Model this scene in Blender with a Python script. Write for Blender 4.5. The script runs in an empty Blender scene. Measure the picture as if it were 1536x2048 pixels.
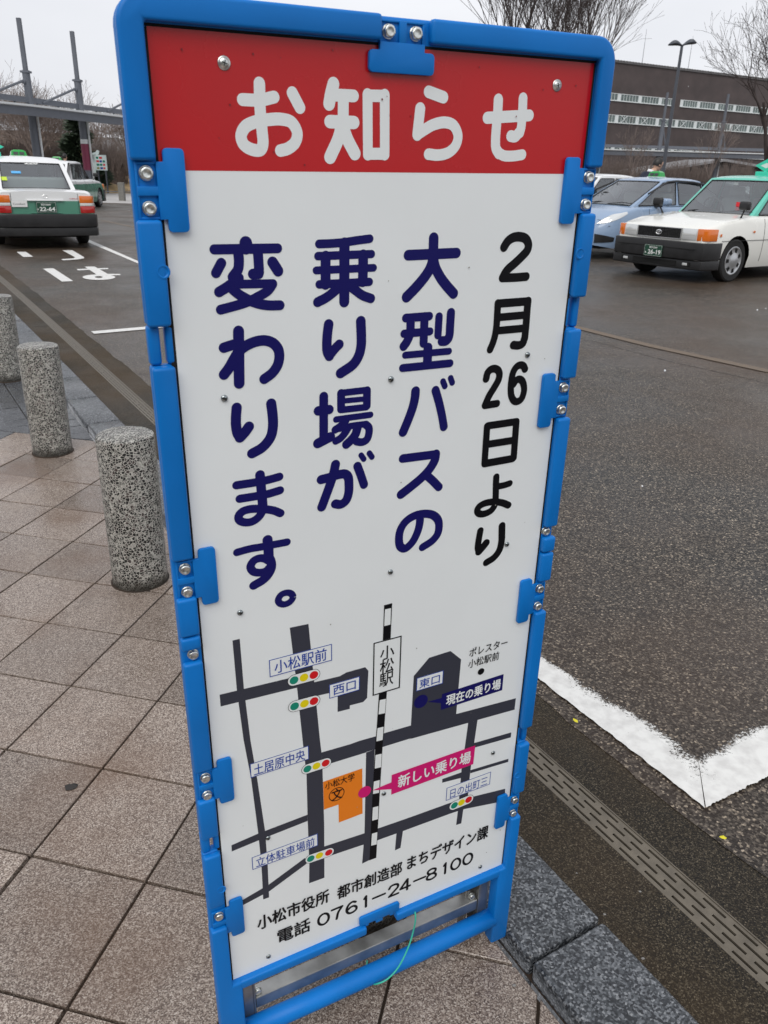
import bpy, bmesh, math, random
from mathutils import Vector, Matrix
import numpy as np

# ---------------------------------------------------------------- camera, light, exposure
sc = bpy.context.scene
COL = sc.collection
R = math.radians
cam_d = bpy.data.cameras.new('camera')
cam = bpy.data.objects.new('camera', cam_d); COL.objects.link(cam)
CAMZ = 1.4924
PITCH, ROLL, FPX = 0.406920, 0.027941, 1570.048
fw = Vector((0, math.cos(PITCH), -math.sin(PITCH)))
rt0 = Vector((1, 0, 0)); up0 = rt0.cross(fw)
rt = math.cos(ROLL)*rt0 + math.sin(ROLL)*up0
up = -math.sin(ROLL)*rt0 + math.cos(ROLL)*up0
cam.matrix_world = Matrix(((rt.x, up.x, -fw.x, 0), (rt.y, up.y, -fw.y, 0), (rt.z, up.z, -fw.z, CAMZ), (0, 0, 0, 1)))
cam_d.sensor_fit = 'HORIZONTAL'; cam_d.sensor_width = 36.0
cam_d.lens = 36.0*FPX/1536
cam_d.clip_start = 0.02; cam_d.clip_end = 2000
cam_d.dof.use_dof = True; cam_d.dof.focus_distance = 1.6; cam_d.dof.aperture_fstop = 22
sc.camera = cam
sc.render.resolution_x = 768; sc.render.resolution_y = 1024

SUN_EL, SUN_AZ = 50, 192        # degrees; a soft sun behind cloud, behind and right of the camera
w = bpy.data.worlds.new('World'); sc.world = w; w.use_nodes = True
nt = w.node_tree; nt.nodes.clear()
o_ = nt.nodes.new('ShaderNodeOutputWorld'); bg = nt.nodes.new('ShaderNodeBackground')
sky = nt.nodes.new('ShaderNodeTexSky'); sky.sky_type = 'NISHITA'; sky.sun_disc = False
sky.sun_elevation = R(SUN_EL); sky.sun_rotation = R(SUN_AZ); sky.air_density = 1; sky.dust_density = 4
tc = nt.nodes.new('ShaderNodeTexCoord'); mp = nt.nodes.new('ShaderNodeMapping'); mp.inputs['Scale'].default_value = (1, 1, 2.5)
nz = nt.nodes.new('ShaderNodeTexNoise'); nz.inputs['Scale'].default_value = 1.6; nz.inputs['Detail'].default_value = 5
rp = nt.nodes.new('ShaderNodeValToRGB')
rp.color_ramp.elements[0].position = .30; rp.color_ramp.elements[0].color = (6.35, 6.5, 6.95, 1)
rp.color_ramp.elements[1].position = .72; rp.color_ramp.elements[1].color = (8.3, 8.4, 8.75, 1)
mx = nt.nodes.new('ShaderNodeMixRGB'); mx.inputs[0].default_value = .94      # thick overcast over the clear sky
nt.links.new(tc.outputs['Generated'], mp.inputs[0]); nt.links.new(mp.outputs[0], nz.inputs['Vector'])
nt.links.new(nz.outputs['Fac'], rp.inputs[0]); nt.links.new(sky.outputs[0], mx.inputs[1]); nt.links.new(rp.outputs[0], mx.inputs[2])
nt.links.new(mx.outputs[0], bg.inputs[0]); bg.inputs[1].default_value = 0.10
nt.links.new(bg.outputs[0], o_.inputs[0])
sd = bpy.data.lights.new('sun', 'SUN'); sd.energy = 1.5; sd.angle = R(45); sd.color = (1, .97, .92)
sun = bpy.data.objects.new('sun', sd); COL.objects.link(sun)
az = R(SUN_AZ)
dirv = Vector((math.sin(az)*math.cos(R(SUN_EL)), math.cos(az)*math.cos(R(SUN_EL)), math.sin(R(SUN_EL))))
sun.rotation_euler = dirv.to_track_quat('Z', 'Y').to_euler(); sun.location = (0, -5, 20)
sc.view_settings.view_transform = 'Standard'; sc.view_settings.look = 'None'
sc.view_settings.exposure = 0.22; sc.view_settings.gamma = 1.0

# ---------------------------------------------------------------- materials
def srgb(r, g, b):
    f = lambda c: (c/255/12.92) if c/255 <= .04045 else ((c/255+.055)/1.055)**2.4
    return (f(r), f(g), f(b))
MATS = {}
def mat(name, col, rough=.5, metal=0., spec=.5, coat=0., bump=None, noise=None, emit=None):
    """plain or lightly mottled principled material; noise=(scale, amount), bump=(scale, strength, distance)"""
    if name in MATS: return MATS[name]
    m = bpy.data.materials.new(name); m.use_nodes = True; MATS[name] = m
    n = m.node_tree.nodes; l = m.node_tree.links; b = n['Principled BSDF']
    b.inputs['Base Color'].default_value = (*col, 1); b.inputs['Roughness'].default_value = rough
    b.inputs['Metallic'].default_value = metal; b.inputs['Specular IOR Level'].default_value = spec
    b.inputs['Coat Weight'].default_value = coat; b.inputs['Coat Roughness'].default_value = .08
    if noise:
        g = n.new('ShaderNodeNewGeometry'); t = n.new('ShaderNodeTexNoise'); t.inputs['Scale'].default_value = noise[0]; t.inputs['Detail'].default_value = 6
        l.new(g.outputs['Position'], t.inputs['Vector'])
        r_ = n.new('ShaderNodeMapRange'); r_.inputs['To Min'].default_value = 1-noise[1]; r_.inputs['To Max'].default_value = 1+noise[1]
        r_.inputs['From Min'].default_value = .3; r_.inputs['From Max'].default_value = .7
        l.new(t.outputs['Fac'], r_.inputs['Value'])
        v = n.new('ShaderNodeVectorMath'); v.operation = 'SCALE'; v.inputs[0].default_value = col
        l.new(r_.outputs[0], v.inputs['Scale']); l.new(v.outputs[0], b.inputs['Base Color'])
        r2 = n.new('ShaderNodeMapRange'); r2.inputs['To Min'].default_value = max(.02, rough-.12); r2.inputs['To Max'].default_value = min(1, rough+.12)
        l.new(t.outputs['Fac'], r2.inputs['Value']); l.new(r2.outputs[0], b.inputs['Roughness'])
    if bump:
        g = n.new('ShaderNodeNewGeometry'); t = n.new('ShaderNodeTexNoise'); t.inputs['Scale'].default_value = bump[0]; t.inputs['Detail'].default_value = 4
        l.new(g.outputs['Position'], t.inputs['Vector'])
        bp = n.new('ShaderNodeBump'); bp.inputs['Strength'].default_value = bump[1]; bp.inputs['Distance'].default_value = bump[2]
        l.new(t.outputs['Fac'], bp.inputs['Height']); l.new(bp.outputs[0], b.inputs['Normal'])
    if emit: b.inputs['Emission Color'].default_value = (*emit[0], 1); b.inputs['Emission Strength'].default_value = emit[1]
    return m

def speckle(name, cols, scale, rough=(.35, .75), bump=(.3, .0008), stain=None, wetscale=1.3, wetlim=(.42, .62), randcol=.08, fine=None, spec=.5):
    """granite / aggregate: voronoi grains coloured through a ramp, damp patches lower the roughness"""
    m = bpy.data.materials.new(name); m.use_nodes = True; MATS[name] = m
    n = m.node_tree.nodes; l = m.node_tree.links; b = n['Principled BSDF']
    g = n.new('ShaderNodeNewGeometry')
    v = n.new('ShaderNodeTexVoronoi'); v.inputs['Scale'].default_value = scale; l.new(g.outputs['Position'], v.inputs['Vector'])
    sp = n.new('ShaderNodeSeparateColor'); l.new(v.outputs['Color'], sp.inputs[0])
    r_ = n.new('ShaderNodeValToRGB'); r_.color_ramp.interpolation = 'LINEAR'
    el = r_.color_ramp.elements
    while len(el) > 1: el.remove(el[-1])
    el[0].position = cols[0][0]; el[0].color = (*cols[0][1], 1)
    for p, c in cols[1:]:
        e = el.new(p); e.color = (*c, 1)
    nf = n.new('ShaderNodeTexNoise'); nf.inputs['Scale'].default_value = scale*(fine or .8); nf.inputs['Detail'].default_value = 5; l.new(g.outputs['Position'], nf.inputs['Vector'])
    ad = n.new('ShaderNodeMath'); ad.operation = 'MULTIPLY_ADD'; ad.inputs[1].default_value = .5
    l.new(nf.outputs['Fac'], ad.inputs[0]); 
    h = n.new('ShaderNodeMath'); h.operation = 'MULTIPLY_ADD'; h.inputs[1].default_value = .75; h.inputs[2].default_value = -.12
    l.new(sp.outputs[0], h.inputs[0]); l.new(h.outputs[0], ad.inputs[2]); l.new(ad.outputs[0], r_.inputs[0])
    b.inputs['Specular IOR Level'].default_value = spec
    # large-scale tone
    nb = n.new('ShaderNodeTexNoise'); nb.inputs['Scale'].default_value = wetscale; nb.inputs['Detail'].default_value = 6; nb.inputs['Roughness'].default_value = .6
    l.new(g.outputs['Position'], nb.inputs['Vector'])
    oi = n.new('ShaderNodeObjectInfo')
    tone = n.new('ShaderNodeMapRange'); tone.inputs['From Min'].default_value = .3; tone.inputs['From Max'].default_value = .7
    tone.inputs['To Min'].default_value = .82; tone.inputs['To Max'].default_value = 1.14; l.new(nb.outputs['Fac'], tone.inputs[0])
    rc = n.new('ShaderNodeMapRange'); rc.inputs['To Min'].default_value = 1-randcol; rc.inputs['To Max'].default_value = 1+randcol; l.new(oi.outputs['Random'], rc.inputs[0])
    mu = n.new('ShaderNodeMath'); mu.operation = 'MULTIPLY'; l.new(tone.outputs[0], mu.inputs[0]); l.new(rc.outputs[0], mu.inputs[1])
    vs = n.new('ShaderNodeVectorMath'); vs.operation = 'SCALE'; l.new(r_.outputs[0], vs.inputs[0]); l.new(mu.outputs[0], vs.inputs['Scale'])
    last = vs.outputs[0]
    if stain:
        ns = n.new('ShaderNodeTexNoise'); ns.inputs['Scale'].default_value = stain[1]; ns.inputs['Detail'].default_value = 7; l.new(g.outputs['Position'], ns.inputs['Vector'])
        ms = n.new('ShaderNodeMapRange'); ms.inputs['From Min'].default_value = stain[2]; ms.inputs['From Max'].default_value = stain[3]; ms.inputs['To Max'].default_value = stain[4]; l.new(ns.outputs['Fac'], ms.inputs[0])
        mm = n.new('ShaderNodeMixRGB'); mm.blend_type = 'MIX'; mm.inputs[2].default_value = (*stain[0], 1)
        l.new(ms.outputs[0], mm.inputs[0]); l.new(last, mm.inputs[1]); last = mm.outputs[0]
    l.new(last, b.inputs['Base Color'])
    rr = n.new('ShaderNodeMapRange'); rr.inputs['From Min'].default_value = wetlim[0]; rr.inputs['From Max'].default_value = wetlim[1]
    rr.inputs['To Min'].default_value = rough[0]; rr.inputs['To Max'].default_value = rough[1]; l.new(nb.outputs['Fac'], rr.inputs[0]); l.new(rr.outputs[0], b.inputs['Roughness'])
    bp = n.new('ShaderNodeBump'); bp.inputs['Strength'].default_value = bump[0]; bp.inputs['Distance'].default_value = bump[1]
    l.new(ad.outputs[0], bp.inputs['Height']); l.new(bp.outputs[0], b.inputs['Normal'])
    return m

speckle('pink_granite', [(0, (.058, .042, .034)), (.28, (.122, .090, .073)), (.48, (.208, .162, .134)), (.70, (.32, .265, .223)), (.88, (.47, .41, .36)), (1, (.62, .57, .51))], 400, (.05, .46), (.6, .0010), stain=((.13, .07, .038), 2.2, .50, .70, .55), wetscale=1.5, randcol=.22)
speckle('grey_granite', [(0, (.018, .019, .022)), (.45, (.055, .058, .065)), (.75, (.11, .115, .125)), (1, (.24, .25, .26))], 230, (.14, .5), (.5, .001), wetscale=1.8, randcol=.12)
speckle('kerb_granite', [(0, (.006, .007, .009)), (.33, (.024, .027, .032)), (.55, (.065, .072, .080)), (.8, (.16, .17, .185)), (1, (.34, .35, .36))], 230, (.2, .5), (.6, .0014), wetscale=2.0, randcol=.1)
speckle('asphalt', [(0, (.0015, .0012, .001)), (.28, (.0065, .0052, .0042)), (.46, (.026, .0225, .019)), (.62, (.062, .053, .044)), (.75, (.110, .094, .076)), (.83, (.19, .16, .125)), (.90, (.40, .33, .25)), (1, (.64, .55, .44))], 150, (.28, .50), (1.0, .006), stain=((.085, .050, .028), .45, .42, .68, .6), wetscale=.7, wetlim=(.4, .6), randcol=0, spec=.32)
speckle('gutter_concrete', [(0, (.004, .0033, .0025)), (.4, (.014, .0108, .0068)), (.65, (.034, .026, .015)), (.85, (.085, .07, .048)), (1, (.25, .20, .14))], 330, (.55, .75), (.9, .0022), stain=((.075, .046, .020), 1.1, .40, .70, .75), wetscale=1.0, randcol=.05, spec=.25)

def terrazzo():
    m = bpy.data.materials.new('terrazzo'); m.use_nodes = True; MATS['terrazzo'] = m
    n = m.node_tree.nodes; l = m.node_tree.links; b = n['Principled BSDF']
    g = n.new('ShaderNodeTexCoord'); ns = n.new('ShaderNodeTexNoise'); ns.inputs['Scale'].default_value = 70; l.new(g.outputs['Object'], ns.inputs['Vector'])
    mxv = n.new('ShaderNodeMixRGB'); mxv.blend_type = 'ADD'; mxv.inputs[0].default_value = .012; l.new(g.outputs['Object'], mxv.inputs[1]); l.new(ns.outputs['Color'], mxv.inputs[2])
    v = n.new('ShaderNodeTexVoronoi'); v.inputs['Scale'].default_value = 98; l.new(mxv.outputs[0], v.inputs['Vector'])
    e = n.new('ShaderNodeTexVoronoi'); e.feature = 'DISTANCE_TO_EDGE'; e.inputs['Scale'].default_value = 98; l.new(mxv.outputs[0], e.inputs['Vector'])
    sp = n.new('ShaderNodeSeparateColor'); l.new(v.outputs['Color'], sp.inputs[0])
    cr = n.new('ShaderNodeValToRGB'); cr.color_ramp.interpolation = 'CONSTANT'
    el = cr.color_ramp.elements; el[0].position = 0; el[0].color = (.006, .006, .006, 1); el[1].position = .58; el[1].color = (.05, .035, .034, 1)
    for p, c in ((.74, (.15, .147, .135)), (.88, (.30, .29, .265))):
        q = el.new(p); q.color = (*c, 1)
    l.new(sp.outputs[0], cr.inputs[0])
    ed = n.new('ShaderNodeMapRange'); ed.inputs['From Min'].default_value = .06; ed.inputs['From Max'].default_value = .09; l.new(e.outputs['Distance'], ed.inputs[0])
    mm = n.new('ShaderNodeMixRGB'); mm.inputs[1].default_value = (.46, .45, .41, 1); l.new(ed.outputs[0], mm.inputs[0]); l.new(cr.outputs[0], mm.inputs[2])
    # dark foot: dirt and contact shadow painted into the lowest centimetres
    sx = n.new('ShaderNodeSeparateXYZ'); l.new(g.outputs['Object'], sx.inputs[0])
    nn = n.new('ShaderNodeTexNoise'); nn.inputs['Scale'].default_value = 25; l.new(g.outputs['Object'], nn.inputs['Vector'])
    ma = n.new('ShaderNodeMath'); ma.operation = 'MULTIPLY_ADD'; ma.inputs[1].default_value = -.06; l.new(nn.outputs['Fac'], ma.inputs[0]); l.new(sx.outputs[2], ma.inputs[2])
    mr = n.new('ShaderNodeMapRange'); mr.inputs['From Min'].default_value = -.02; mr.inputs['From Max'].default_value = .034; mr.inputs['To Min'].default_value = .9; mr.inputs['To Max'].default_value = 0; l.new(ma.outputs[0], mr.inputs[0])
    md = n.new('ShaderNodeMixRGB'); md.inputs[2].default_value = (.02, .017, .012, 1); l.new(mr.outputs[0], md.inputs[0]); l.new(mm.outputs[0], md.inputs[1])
    l.new(md.outputs[0], b.inputs['Base Color']); b.inputs['Roughness'].default_value = .42
    bp = n.new('ShaderNodeBump'); bp.inputs['Strength'].default_value = .35; bp.inputs['Distance'].default_value = .001; l.new(ed.outputs[0], bp.inputs['Height']); l.new(bp.outputs[0], b.inputs['Normal'])
terrazzo()

def worn_paint(name, worn):
    """road paint; UV.x runs across the stroke, the far edge is eaten away by traffic"""
    m = bpy.data.materials.new(name); m.use_nodes = True; MATS[name] = m
    n = m.node_tree.nodes; l = m.node_tree.links; b = n['Principled BSDF']; out = n['Material Output']
    b.inputs['Base Color'].default_value = (.66, .66, .64, 1); b.inputs['Roughness'].default_value = .6
    tn = n.new('ShaderNodeTexNoise'); tn.inputs['Scale'].default_value = 30; tn.inputs['Detail'].default_value = 8; gg = n.new('ShaderNodeNewGeometry'); l.new(gg.outputs['Position'], tn.inputs['Vector'])
    tr_ = n.new('ShaderNodeValToRGB'); tr_.color_ramp.elements[0].position = .32; tr_.color_ramp.elements[0].color = (.57, .565, .55, 1); tr_.color_ramp.elements[1].position = .6; tr_.color_ramp.elements[1].color = (.70, .70, .68, 1); l.new(tn.outputs['Fac'], tr_.inputs[0]); l.new(tr_.outputs[0], b.inputs['Base Color'])
    g = n.new('ShaderNodeNewGeometry'); t = n.new('ShaderNodeTexNoise'); t.inputs['Scale'].default_value = 95; t.inputs['Detail'].default_value = 8; t.inputs['Roughness'].default_value = .85
    t2 = n.new('ShaderNodeTexNoise'); t2.inputs['Scale'].default_value = 9; t2.inputs['Detail'].default_value = 3
    l.new(g.outputs['Position'], t.inputs['Vector']); l.new(g.outputs['Position'], t2.inputs['Vector'])
    uvn = n.new('ShaderNodeUVMap'); sx = n.new('ShaderNodeSeparateXYZ'); l.new(uvn.outputs[0], sx.inputs[0])
    a = n.new('ShaderNodeMath'); a.operation = 'MULTIPLY_ADD'; a.inputs[1].default_value = .6; l.new(t2.outputs['Fac'], a.inputs[0]); l.new(t.outputs['Fac'], a.inputs[2])
    pw = n.new('ShaderNodeMath'); pw.operation = 'POWER'; pw.inputs[1].default_value = 3.0; l.new(sx.outputs[0], pw.inputs[0])
    thr = n.new('ShaderNodeMath'); thr.operation = 'MULTIPLY_ADD'; thr.inputs[1].default_value = .34 if worn else .06; thr.inputs[2].default_value = .45 if worn else .40
    l.new(pw.outputs[0], thr.inputs[0])
    gt = n.new('ShaderNodeMath'); gt.operation = 'SUBTRACT'; l.new(a.outputs[0], gt.inputs[0]); l.new(thr.outputs[0], gt.inputs[1])
    st = n.new('ShaderNodeMapRange'); st.inputs['From Min'].default_value = .10; st.inputs['From Max'].default_value = .14; l.new(gt.outputs[0], st.inputs[0])
    tr = n.new('ShaderNodeBsdfTransparent'); ms = n.new('ShaderNodeMixShader'); l.new(st.outputs[0], ms.inputs[0]); l.new(tr.outputs[0], ms.inputs[1]); l.new(b.outputs[0], ms.inputs[2])
    l.new(ms.outputs[0], out.inputs[0])
worn_paint('road_paint_worn', True); worn_paint('road_paint', False)

def glassy(name, tint, fres=1.45, base=.06):
    m = bpy.data.materials.new(name); m.use_nodes = True; MATS[name] = m
    n = m.node_tree.nodes; l = m.node_tree.links; out = n['Material Output']; n.remove(n['Principled BSDF'])
    t = n.new('ShaderNodeBsdfTransparent'); t.inputs[0].default_value = (*tint, 1)
    gl = n.new('ShaderNodeBsdfGlossy'); gl.inputs['Roughness'].default_value = .02; gl.inputs[0].default_value = (.95, .97, 1, 1)
    f = n.new('ShaderNodeFresnel'); f.inputs[0].default_value = fres
    a = n.new('ShaderNodeMath'); a.operation = 'ADD'; a.inputs[1].default_value = base; l.new(f.outputs[0], a.inputs[0])
    ms = n.new('ShaderNodeMixShader'); l.new(a.outputs[0], ms.inputs[0]); l.new(t.outputs[0], ms.inputs[1]); l.new(gl.outputs[0], ms.inputs[2]); l.new(ms.outputs[0], out.inputs[0])
glassy('car_glass', (.74, .80, .79), 1.5, .13); glassy('clear_glass', (.85, .9, .9))

def two_tone(name, lower, upper, zsplit):
    m = bpy.data.materials.new(name); m.use_nodes = True; MATS[name] = m
    n = m.node_tree.nodes; l = m.node_tree.links; b = n['Principled BSDF']
    g = n.new('ShaderNodeTexCoord'); sx = n.new('ShaderNodeSeparateXYZ'); l.new(g.outputs['Object'], sx.inputs[0])
    c = n.new('ShaderNodeMath'); c.operation = 'GREATER_THAN'; c.inputs[1].default_value = zsplit; l.new(sx.outputs[2], c.inputs[0])
    mm = n.new('ShaderNodeMixRGB'); mm.inputs[1].default_value = (*lower, 1); mm.inputs[2].default_value = (*upper, 1); l.new(c.outputs[0], mm.inputs[0])
    ns = n.new('ShaderNodeTexNoise'); ns.inputs['Scale'].default_value = 3; ns.inputs['Detail'].default_value = 6; l.new(g.outputs['Object'], ns.inputs['Vector'])
    rr = n.new('ShaderNodeMapRange'); rr.inputs['To Min'].default_value = .16; rr.inputs['To Max'].default_value = .34; l.new(ns.outputs['Fac'], rr.inputs[0]); l.new(rr.outputs[0], b.inputs['Roughness'])
    l.new(mm.outputs[0], b.inputs['Base Color']); b.inputs['Coat Weight'].default_value = .6; b.inputs['Coat Roughness'].default_value = .05
two_tone('paint_white_green', srgb(74, 134, 112), (.74, .75, .75), .80)
two_tone('paint_cream', (.76, .76, .715), (.76, .76, .715), 5)
two_tone('paint_teal', srgb(90, 190, 170), srgb(90, 190, 170), 5)
two_tone('paint_white', (.76, .77, .78), (.76, .77, .78), 5)
two_tone('paint_blue', srgb(134, 156, 184), srgb(134, 156, 184), 5)

mat('blue_plastic', (.001, .165, .55), .45, spec=.30, noise=(7, .10), bump=(420, .06, .0006))
mat('board_white', (.80, .84, .855), .36, spec=.4, noise=(4, .03))
mat('print_red', srgb(188, 14, 22), .30, spec=.3, coat=.2, noise=(6, .05))
mat('print_white', (.79, .83, .84), .36, spec=.4)
mat('print_navy', srgb(20, 18, 92), .42, spec=.2)
mat('print_blue', srgb(30, 66, 160), .42, spec=.2)
mat('print_black', (.003, .003, .005), .42, spec=.2)
mat('print_grey', srgb(56, 58, 69), .42, spec=.25)
mat('print_orange', srgb(232, 128, 32), .42, spec=.2)
mat('print_magenta', srgb(206, 26, 112), .42, spec=.2)
mat('print_signal_green', srgb(24, 134, 112), .42, spec=.2)
mat('print_signal_yellow', srgb(226, 208, 20), .42, spec=.2)
mat('print_signal_red', srgb(208, 28, 36), .42, spec=.2)
mat('zinc', (.70, .72, .69), .34, metal=1., noise=(160, .18))
mat('screw_steel', (.30, .33, .34), .22, metal=1.)
mat('chrome', (.8, .8, .8), .12, metal=1.)
mat('steel_section', (.34, .34, .33), .36, metal=.85, noise=(28, .22))
mat('drain_steel', (.145, .125, .097), .48, metal=.35, noise=(35, .18), bump=(220, .2, .0008))
mat('wire_green', srgb(60, 185, 160), .4)
mat('joint_dirt', (.026, .015, .008), .8, noise=(3, .7), bump=(150, .5, .002))
mat('dark_void', (.004, .004, .004), .9)
mat('brown_sett', (.125, .088, .056), .55, noise=(30, .2), bump=(200, .3, .001))
mat('black_plastic', (.014, .014, .015), .42, noise=(8, .2))
mat('tyre_rubber', (.012, .012, .012), .75, noise=(40, .3))
mat('hub_silver', (.52, .53, .54), .28, metal=.85)
mat('lamp_red', (.42, .012, .010), .15, coat=.8)
mat('lamp_amber', (.72, .16, .010), .15, coat=.8)
mat('lamp_clear', (.62, .62, .60), .12, coat=.8)
mat('headlight', (.72, .74, .74), .10, metal=.35, coat=.8)
mat('plate_green', (.006, .055, .03), .4)
mat('plate_white', (.72, .74, .72), .4)
mat('interior', (.07, .075, .078), .8)
mat('seat_cloth', (.42, .46, .46), .8)
mat('taxi_lamp_green', srgb(10, 150, 60), .2, coat=.6)
mat('teal_sign', srgb(60, 200, 170), .3)
mat('sticker_white', (.75, .76, .75), .5)
mat('sticker_yellow', srgb(190, 215, 60), .5)
mat('sticker_red', srgb(215, 40, 50), .5)
mat('sticker_blue', srgb(90, 170, 225), .5)
mat('canopy_steel', srgb(92, 96, 104), .5, noise=(4, .08))
mat('canopy_far', srgb(112, 114, 114), .5, noise=(4, .06))
mat('canopy_edge', (.62, .64, .65), .45)
mat('lamp_post', srgb(72, 76, 84), .45, noise=(6, .1))
mat('brick_brown', (.070, .054, .052), .75, noise=(.8, .22), bump=(14, .5, .02))
mat('window_white', (.66, .70, .70), .4)
mat('window_pane', (.115, .15, .145), .3, noise=(1.5, .25))
mat('roof_slate', (.11, .105, .105), .6, noise=(3, .2))
mat('wood_post', (.10, .07, .05), .7)
mat('ochre_wall', (.40, .27, .08), .7, noise=(2, .25))
mat('bark', (.065, .052, .045), .85, noise=(14, .3))
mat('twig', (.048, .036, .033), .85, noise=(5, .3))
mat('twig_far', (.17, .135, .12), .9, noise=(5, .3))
mat('needles', (.022, .038, .018), .7, noise=(6, .45))
mat('bamboo', (.22, .20, .05), .7, noise=(5, .4))
mat('dry_grass', (.36, .26, .14), .9, noise=(3, .25), bump=(40, .6, .03))
mat('earth', (.16, .115, .075), .9, noise=(1.5, .3), bump=(30, .5, .03))
mat('plaza_pale', (.42, .41, .40), .5, noise=(.5, .12))
mat('scrub_brown', (.115, .082, .062), .95, noise=(2.5, .45), bump=(6, .9, .2))
mat('suit_navy', (.012, .016, .035), .8)
mat('shirt_white', (.72, .73, .75), .7)
mat('skin', (.50, .31, .22), .5)
mat('hair', (.012, .010, .009), .5)
mat('post_grey', (.16, .155, .14), .6, noise=(20, .2))
mat('sign_yellow', srgb(235, 230, 140), .5)
mat('sign_pale', srgb(225, 240, 238), .5)
mat('hedge', (.075, .045, .035), .9, noise=(8, .5))
mat('snow', (.85, .87, .9), .6)
mat('grey_roof', (.28, .28, .29), .5)
mat('leaf_yellow', srgb(215, 205, 40), .6)
mat('pebble', (.22, .21, .2), .7)
mat('gum', (.025, .022, .02), .7)

mat('dirt_red', srgb(110, 20, 26), .3)
mat('dirt_grey', srgb(150, 150, 145), .5)
# ---------------------------------------------------------------- mesh helpers
class MB:
    def __init__(s): s.v = []; s.f = []; s.m = []; s.mi = 0
    def add(s, vs, fs, mi=None):
        b = len(s.v); s.v += [tuple(p) for p in vs]
        for f in fs: s.f.append(tuple(b+i for i in f)); s.m.append(s.mi if mi is None else mi)
    def box(s, x0, x1, y0, y1, z0, z1, M=None, mi=None):
        vs = [(x, y, z) for z in (z0, z1) for y in (y0, y1) for x in (x0, x1)]
        if M: vs = [M @ Vector(p) for p in vs]
        s.add(vs, [(0, 2, 3, 1), (4, 5, 7, 6), (0, 1, 5, 4), (2, 6, 7, 3), (0, 4, 6, 2), (1, 3, 7, 5)], mi)
    def prism(s, poly, fn, a, b, mi=None):
        """poly of 2-D points; fn(p, h) -> 3-D; from height a to b"""
        n = len(poly); vs = [fn(p, a) for p in poly]+[fn(p, b) for p in poly]
        s.add(vs, [tuple(range(n-1, -1, -1)), tuple(range(n, 2*n))]+[(i, (i+1) % n, n+(i+1) % n, n+i) for i in range(n)], mi)
    def tube(s, pts, rad, n=8, caps=True, mi=None):
        pts = [Vector(p) for p in pts]; k = len(pts)
        if not hasattr(rad, '__len__'): rad = [rad]*k
        vs = []; px = None
        for i, p in enumerate(pts):
            t = (pts[min(i+1, k-1)]-pts[max(i-1, 0)]).normalized()
            if px is None: px = t.orthogonal().normalized()
            px = (px-t*px.dot(t)).normalized(); py = t.cross(px)
            vs += [p+(px*math.cos(2*math.pi*j/n)+py*math.sin(2*math.pi*j/n))*rad[i] for j in range(n)]
        fs = [(i*n+j, i*n+(j+1) % n, (i+1)*n+(j+1) % n, (i+1)*n+j) for i in range(k-1) for j in range(n)]
        if caps: fs += [tuple(range(n-1, -1, -1)), tuple(range((k-1)*n, k*n))]
        s.add(vs, fs, mi)
    def lathe(s, prof, n=24, M=None, mi=None):
        """prof [(r, h)...] about the local Z axis"""
        vs = []; 
        for r_, h in prof: vs += [Vector((r_*math.cos(2*math.pi*j/n), r_*math.sin(2*math.pi*j/n), h)) for j in range(n)]
        if M: vs = [M @ p for p in vs]
        k = len(prof)
        fs = [(i*n+j, i*n+(j+1) % n, (i+1)*n+(j+1) % n, (i+1)*n+j) for i in range(k-1) for j in range(n)]
        if prof[0][0] > 1e-6: fs.append(tuple(range(n-1, -1, -1)))
        if prof[-1][0] > 1e-6: fs.append(tuple(range((k-1)*n, k*n)))
        s.add(vs, fs, mi)
    def grid(s, P, mi=None, fm=None, closed=False):
        nr = len(P); nc = len(P[0]); vs = [p for row in P for p in row]; b = len(s.v); s.v += [tuple(p) for p in vs]
        for i in range(nr-1):
            for j in range(nc-1):
                s.f.append((b+i*nc+j, b+i*nc+j+1, b+(i+1)*nc+j+1, b+(i+1)*nc+j)); s.m.append((fm(i, j) if fm else None) if fm else (s.mi if mi is None else mi))
    def build(s, name, mats, parent=None, smooth=False, bevel=0, seg=2, loc=None, weld=0, fixn=True):
        me = bpy.data.meshes.new(name); me.from_pydata(s.v, [], s.f)
        if isinstance(mats, str): mats = [mats]
        for m in mats: me.materials.append(MATS[m])
        for p, i in zip(me.polygons, s.m): p.material_index = i or 0
        if bevel or weld or fixn:
            bm = bmesh.new(); bm.from_mesh(me)
            if weld: bmesh.ops.remove_doubles(bm, verts=bm.verts, dist=weld)
            if fixn: bmesh.ops.recalc_face_normals(bm, faces=bm.faces)
            if bevel:
                es = [e for e in bm.edges if len(e.link_faces) == 2 and e.calc_face_angle(0) > .5]
                bmesh.ops.bevel(bm, geom=es, offset=bevel, segments=seg, affect='EDGES', profile=.5, clamp_overlap=True)
            bm.to_mesh(me); bm.free()
        if smooth:
            me.polygons.foreach_set('use_smooth', [True]*len(me.polygons))
            if smooth != 'all':
                try: me.set_sharp_from_angle(angle=R(38))
                except Exception: pass
        o = bpy.data.objects.new(name, me); COL.objects.link(o)
        if parent: o.parent = parent
        if loc: o.location = loc
        return o
def empty(name, loc=(0, 0, 0), rz=0, label=None, cat=None, group=None):
    o = bpy.data.objects.new(name, None); COL.objects.link(o); o.location = loc; o.rotation_euler.z = rz
    o.empty_display_size = .2
    if label: tag(o, label, cat, group)
    return o
def tag(o, label, cat=None, group=None, kind=None):
    if label: o['label'] = label
    if cat: o['category'] = cat
    if group: o['group'] = group
    if kind: o['kind'] = kind
    return o
def structure(o): o['kind'] = 'structure'; return o
def stuff(o): o['kind'] = 'stuff'; return o
_txt = {}
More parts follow.
